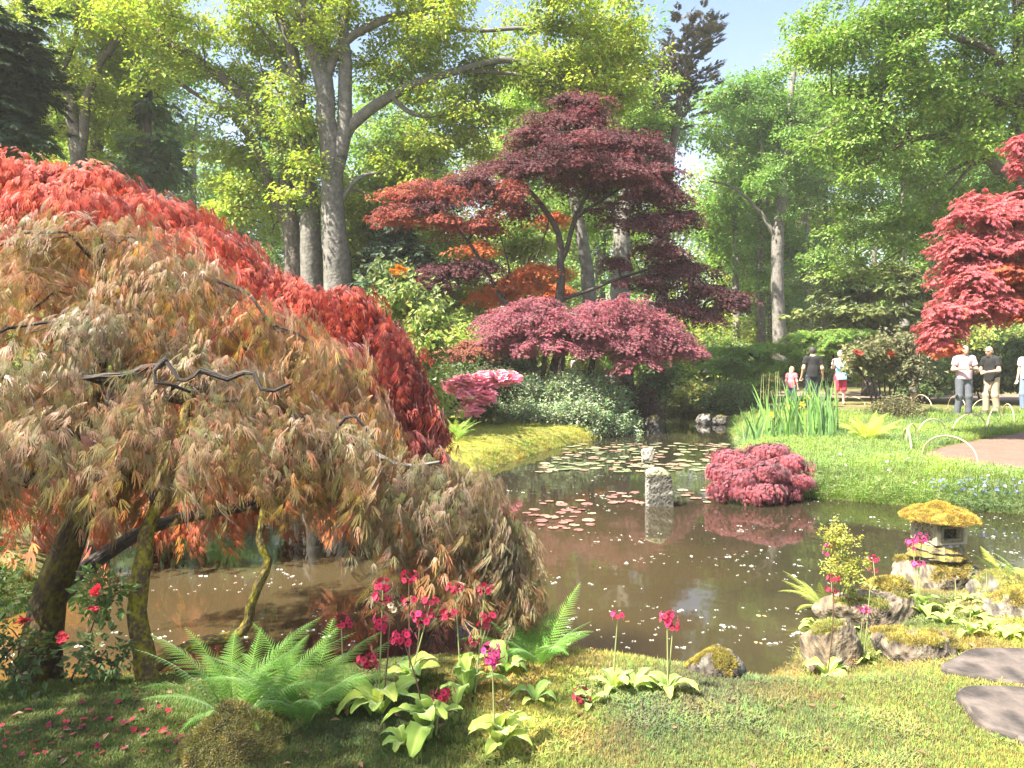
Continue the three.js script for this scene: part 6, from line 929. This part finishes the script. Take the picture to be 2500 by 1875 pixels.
  const cloth = (name, bs, k, off, keep, col, rough = 0.9) => { const fn = field(bs, k), g = nets((x, y, z) => { const d = fn(x, y, z) - off; return Math.abs(d) > 0.03 ? (d > 0 ? d : Math.max(d, keep(x, y, z))) : Math.max(d - 0.006 * (vn(x * 14 + 3, y * 14, z * 14) - 0.5), keep(x, y, z)); }, lo, hi, 0.016); return part(name, g, std(...col, { roughness: rough, bumpMap: T.rough, bumpScale: 0.001 }), t); };
  const sleeve = o.sleeve ?? 0.55, cutS = (x, y, z) => { let m = -9; for (const b of upper) { const q = ((x - b.a.x) * b.d.x + (y - b.a.y) * b.d.y + (z - b.a.z) * b.d.z) / b.l2, r = Math.hypot(x - b.a.x - b.d.x * q, y - b.a.y - b.d.y * q, z - b.a.z - b.d.z * q); if (r < 0.09 && Math.abs(x) > 0.13 * f) m = Math.max(m, (q - sleeve) * Math.sqrt(b.l2)); } return m; };
  const hem = o.hem ?? 0.90;
  cloth('shirt', [...torso, ...upper.map((b) => ({ ...b, r0: b.r0 + 0.006, r1: b.r1 + 0.014 })), bone(V(0, 0.84, 0), J.waist, 0.168, 0.142 * (o.wide ?? 1), 1.5)], 0.05, 0.016, (x, y, z) => Math.max(hem - y, y - (1.485 + (o.collar ?? 0)), cutS(x, y, z), (o.vneck ?? 0) && z > 0 ? y - 1.42 - Math.abs(x) * 1.2 : -9), o.shirt);
  const pb = [bone(J.pel.clone().add(V(0, 0.06, 0)), J.pel, 0.135, 0.14, 1.6), ...thigh.map((b) => ({ ...b, r0: b.r0 + 0.008, r1: b.r1 + 0.018 })), ...shank.map((b) => ({ ...b, r0: b.r0 + 0.016, r1: b.r1 + 0.026 }))];
  cloth(o.short ? 'shorts' : 'trousers', pb, 0.03, 0.012, (x, y, z) => Math.max(y - 1.0, (o.short ?? 0.075) - y), o.legsCol);
  part('shoes', mergeGeometries([nets(field([feet[0]], 0.01), [-0.35, -0.03, -0.2], [0.02, 0.12, 0.3], 0.012), nets(field([feet[1]], 0.01), [-0.02, -0.03, -0.2], [0.35, 0.12, 0.3], 0.012)]).scale(1.06, 1.1, 1.04), std(...(o.shoe ?? [0.08, 0.07, 0.06])), t);
  if (o.hair) part('hair', nets((x, y, z) => { const X = x - hd.x, Y0 = y - hd.y, Z0 = z - hd.z, Y = Y0 * cs + Z0 * sn, Z = Z0 * cs - Y0 * sn; let d = head(x, y, z) - 0.013 - 0.006 * vn(x * 60, y * 60, z * 60); d = Math.max(d, -(Y - 0.045 + (Z < 0.02 ? (0.02 - Z) * (o.long ? 2.6 : 1.5) : -(Z - 0.02) * 0.4)), Math.abs(X) > 0.06 && Z > 0.01 ? 0.01 : -1); if (o.long) { const q = Math.hypot(X / 0.085, (Y + 0.06) / 0.16, (Z + 0.05) / 0.07) - 1; d = smin(d, q * 0.07, 0.03); } return d; }, [hd.x - 0.14, hd.y - 0.26, hd.z - 0.16], [hd.x + 0.14, hd.y + 0.18, hd.z + 0.16], 0.008), std(...o.hair, { roughness: 0.7 }), t);
  const inHead = (x, y, z) => hd.clone().add(V(x, y * cs - z * sn, z * cs + y * sn));
  const dk = std(0.03, 0.02, 0.015, { roughness: 0.3 }); for (const s of [-1, 1]) { const e = new THREE.SphereGeometry(0.0115, 10, 8); const m = part('eye', e, dk, t); m.position.copy(inHead(s * 0.03, 0.008, 0.083)); }
  const mo = new THREE.CapsuleGeometry(0.005, 0.035, 3, 6); mo.rotateZ(Math.PI / 2); part('mouth', mo, std(0.35, 0.12, 0.1), t).position.copy(inHead(0, -0.055, 0.088));
  if (o.glasses) for (const s of [-1, 1]) { const g = new THREE.TorusGeometry(0.019, 0.0028, 5, 16); part('spectacles', g, dk, t).position.copy(inHead(s * 0.031, 0.008, 0.102)); }
  t.userData.hands = undefined; return { t, J, hands };
}
const hold = (p, name, label, cat, geo, m, local, rot = [0, 0, 0]) => { p.t.updateMatrixWorld(true); const o = thing(name, label, cat, local.clone().applyMatrix4(p.t.matrixWorld), 0); part('body', geo, m, o); o.rotation.order = 'YXZ'; o.rotation.set(rot[0], p.t.rotation.y + rot[1], rot[2]); return o; };
const phoneGeo = () => new THREE.BoxGeometry(0.076, 0.155, 0.011);
const black = std(0.02, 0.02, 0.022, { roughness: 0.4 });
const feetAt = (px, py, d) => { const p = at(px, py, d); p.y = groundY(p.x, p.z); return p; };
{
  const p = person({ label: 'bald man in pale pink polo shirt and grey jeans looking at a phone', pos: feetAt(963, 415, 19.2), turn: -0.15, h: 1.78, nod: 0.55, shirt: [0.50, 0.33, 0.38], legsCol: [0.075, 0.08, 0.095], collar: 0.01, vneck: 0, wide: 1.12, sleeve: 0.62, hem: 0.9, skin: [0.42, 0.24, 0.17],
    arms: [[[-0.27, 1.14, 0.05], [-0.06, 1.17, 0.30], 0.8], [[0.27, 1.14, 0.05], [0.06, 1.17, 0.30], 0.8]], legs: [[-0.13, 0.0], [0.13, 0.02]] });
  const ph = hold(p, 'phone', 'black phone held by the man in pink', 'phone', phoneGeo(), black, V(0, 1.21, 0.385), [-0.7, 0, 0]); part('screen', new THREE.PlaneGeometry(0.068, 0.145).translate(0, 0, -0.0065).rotateY(0), std(0.05, 0.06, 0.08, { roughness: 0.15 }), ph);
  const q = person({ label: 'balding man in black polo shirt and beige trousers turned towards the man in pink', pos: feetAt(991, 417, 19.8), turn: -1.25, h: 1.76, nod: 0.45, lean: 0.25, shirt: [0.006, 0.006, 0.0065], legsCol: [0.33, 0.25, 0.17], collar: 0.01, wide: 1.15, sleeve: 0.6, hem: 0.84, skin: [0.42, 0.24, 0.165], hair: [0.12, 0.09, 0.07],
    arms: [[[-0.26, 1.12, 0.08], [-0.12, 1.08, 0.34], 0.8], [[0.26, 1.12, 0.08], [0.12, 1.08, 0.34], 0.7]], legs: [[-0.11, 0.06], [0.11, -0.05]] });
  q.t.children.filter((c) => c.name === 'hair').forEach((c) => c.scale.set(1, 0.97, 1));
  hold(q, 'phone', 'phone held by the man in the black polo shirt', 'phone', phoneGeo(), black, V(-0.09, 1.10, 0.43), [-1.1, 0, 0]);
  person({ label: 'dark-haired man in black T-shirt and dark jeans seen from behind', pos: feetAt(812, 417, 22.3), turn: Math.PI - 0.15, h: 1.78, nod: 0.6, lean: 0.12, shirt: [0.006, 0.006, 0.007], legsCol: [0.018, 0.024, 0.04], sleeve: 0.6, wide: 1.1, hem: 0.88, skin: [0.5, 0.29, 0.2], hair: [0.03, 0.022, 0.018], arms: [[[-0.255, 1.13, -0.02], [-0.29, 0.89, 0.06]], [[0.255, 1.13, -0.02], [0.29, 0.89, 0.06]]] });
  const w = person({ label: 'grey-haired woman in white top and red shorts raising a phone to take a picture', pos: feetAt(840, 405, 23.6), turn: -0.35, h: 1.66, female: 1, glasses: 1, shirt: [0.75, 0.74, 0.76], legsCol: [0.50, 0.03, 0.07], short: 0.42, sleeve: 0.6, hem: 0.88, hair: [0.5, 0.44, 0.36], skin: [0.58, 0.36, 0.27], arms: [[[-0.25, 1.18, 0.12], [-0.23, 1.38, 0.33], 0.8], [[0.23, 1.20, 0.14], [0.02, 1.38, 0.36], 0.8]] });
  hold(w, 'phone', 'phone raised in front of the woman’s face', 'phone', new THREE.BoxGeometry(0.155, 0.076, 0.011), std(0.55, 0.5, 0.35), V(-0.10, 1.44, 0.42));
  const bagG = nets((x, y, z) => { const qx = Math.abs(x) - 0.12, qy = Math.abs(y) - 0.22, qz = Math.abs(z) - 0.022; return Math.hypot(Math.max(qx, 0), Math.max(qy, 0), Math.max(qz, 0)) + Math.min(0, Math.max(qx, qy, qz)) - 0.02 - 0.01 * (fbm(x * 12, y * 12, z * 12, 2) - 0.5); }, [-0.18, -0.28, -0.08], [0.18, 0.28, 0.08], 0.014);
  const bag = hold(w, 'tote_bag', 'light blue cloth bag hanging from the photographing woman’s arm', 'bag', bagG, std(0.22, 0.52, 0.78), V(0.02, 1.05, 0.2), [0, 0, 0.06]); part('strap', tube(spline([V(-0.08, 0.22, 0), V(-0.05, 0.34, 0.02), V(0.05, 0.34, 0.02), V(0.08, 0.22, 0)], 12), [0.01, 0.01], 6), std(0.22, 0.5, 0.74), bag);
  const hb = hold(w, 'handbag', 'small dark shoulder bag at the photographing woman’s hip', 'bag', nets((x, y, z) => Math.hypot(x / 0.10, y / 0.09, z / 0.05) * 0.06 - 0.06, [-0.14, -0.14, -0.1], [0.14, 0.14, 0.1], 0.012), std(0.02, 0.025, 0.05), V(0.27, 0.93, 0.02)); part('strap', tube(spline([V(-0.02, 0.08, 0), V(-0.09, 0.35, 0.06), V(-0.14, 0.52, 0.02)], 12), [0.008, 0.008], 6), std(0.02, 0.025, 0.05), hb);
  person({ label: 'fair-haired girl in a pink top beside the man in the black T-shirt', pos: feetAt(791, 416, 22), turn: 2.4, h: 1.2, female: 1, nod: 0.3, shirt: [0.6, 0.15, 0.19], legsCol: [0.1, 0.16, 0.25], sleeve: 0.5, hem: 0.86, hair: [0.45, 0.30, 0.17], long: 1, skin: [0.6, 0.36, 0.26] });
  person({ label: 'person in black top and patterned khaki shorts half hidden behind the flowering shrub', pos: feetAt(912, 409, 20.8), turn: 0.9, h: 1.74, shirt: [0.02, 0.02, 0.02], legsCol: [0.12, 0.11, 0.08], short: 0.5, sleeve: 0.6, hair: [0.05, 0.035, 0.025] });
  person({ label: 'person in white T-shirt cut off by the right edge', pos: feetAt(1027, 409, 20.5), turn: -1.2, h: 1.72, shirt: [0.78, 0.78, 0.8], legsCol: [0.12, 0.16, 0.24], sleeve: 0.55, hair: [0.08, 0.05, 0.03] });
  person({ label: 'far walker with a dark red backpack under the pink maple', pos: feetAt(594, 386, 31), turn: Math.PI, h: 1.72, shirt: [0.6, 0.58, 0.6], legsCol: [0.1, 0.1, 0.13], hair: [0.3, 0.2, 0.12] });
  { const bp = thing('backpack', 'dark red backpack worn by the far walker', 'backpack', feetAt(594, 386, 31).add(V(0, 1.25, 0.2))); part('body', nets((x, y, z) => Math.hypot(x / 0.16, y / 0.24, z / 0.1) * 0.12 - 0.12, [-0.2, -0.3, -0.15], [0.2, 0.3, 0.15], 0.02), std(0.28, 0.02, 0.06), bp); part('pocket', nets((x, y, z) => Math.hypot(x / 0.11, (y + 0.08) / 0.1, (z - 0.08) / 0.06) * 0.08 - 0.08, [-0.16, -0.24, -0.02], [0.16, 0.1, 0.2], 0.02), std(0.22, 0.015, 0.045), bp); }
  person({ label: 'far pale-haired person in light clothes left of the walker with backpack', pos: feetAt(576, 387, 31), turn: 0.4, h: 1.6, female: 1, shirt: [0.62, 0.52, 0.5], legsCol: [0.3, 0.3, 0.35], hair: [0.5, 0.42, 0.3] });
  person({ label: 'far person in white shirt right of the walker with backpack', pos: feetAt(624, 386, 31), turn: -0.4, h: 1.7, shirt: [0.75, 0.74, 0.74], legsCol: [0.15, 0.17, 0.25], hair: [0.12, 0.08, 0.05] });
}
scene.traverse((o) => { if (o.isMesh) o.castShadow = o.receiveShadow = true; });
renderer.render(scene, camera);
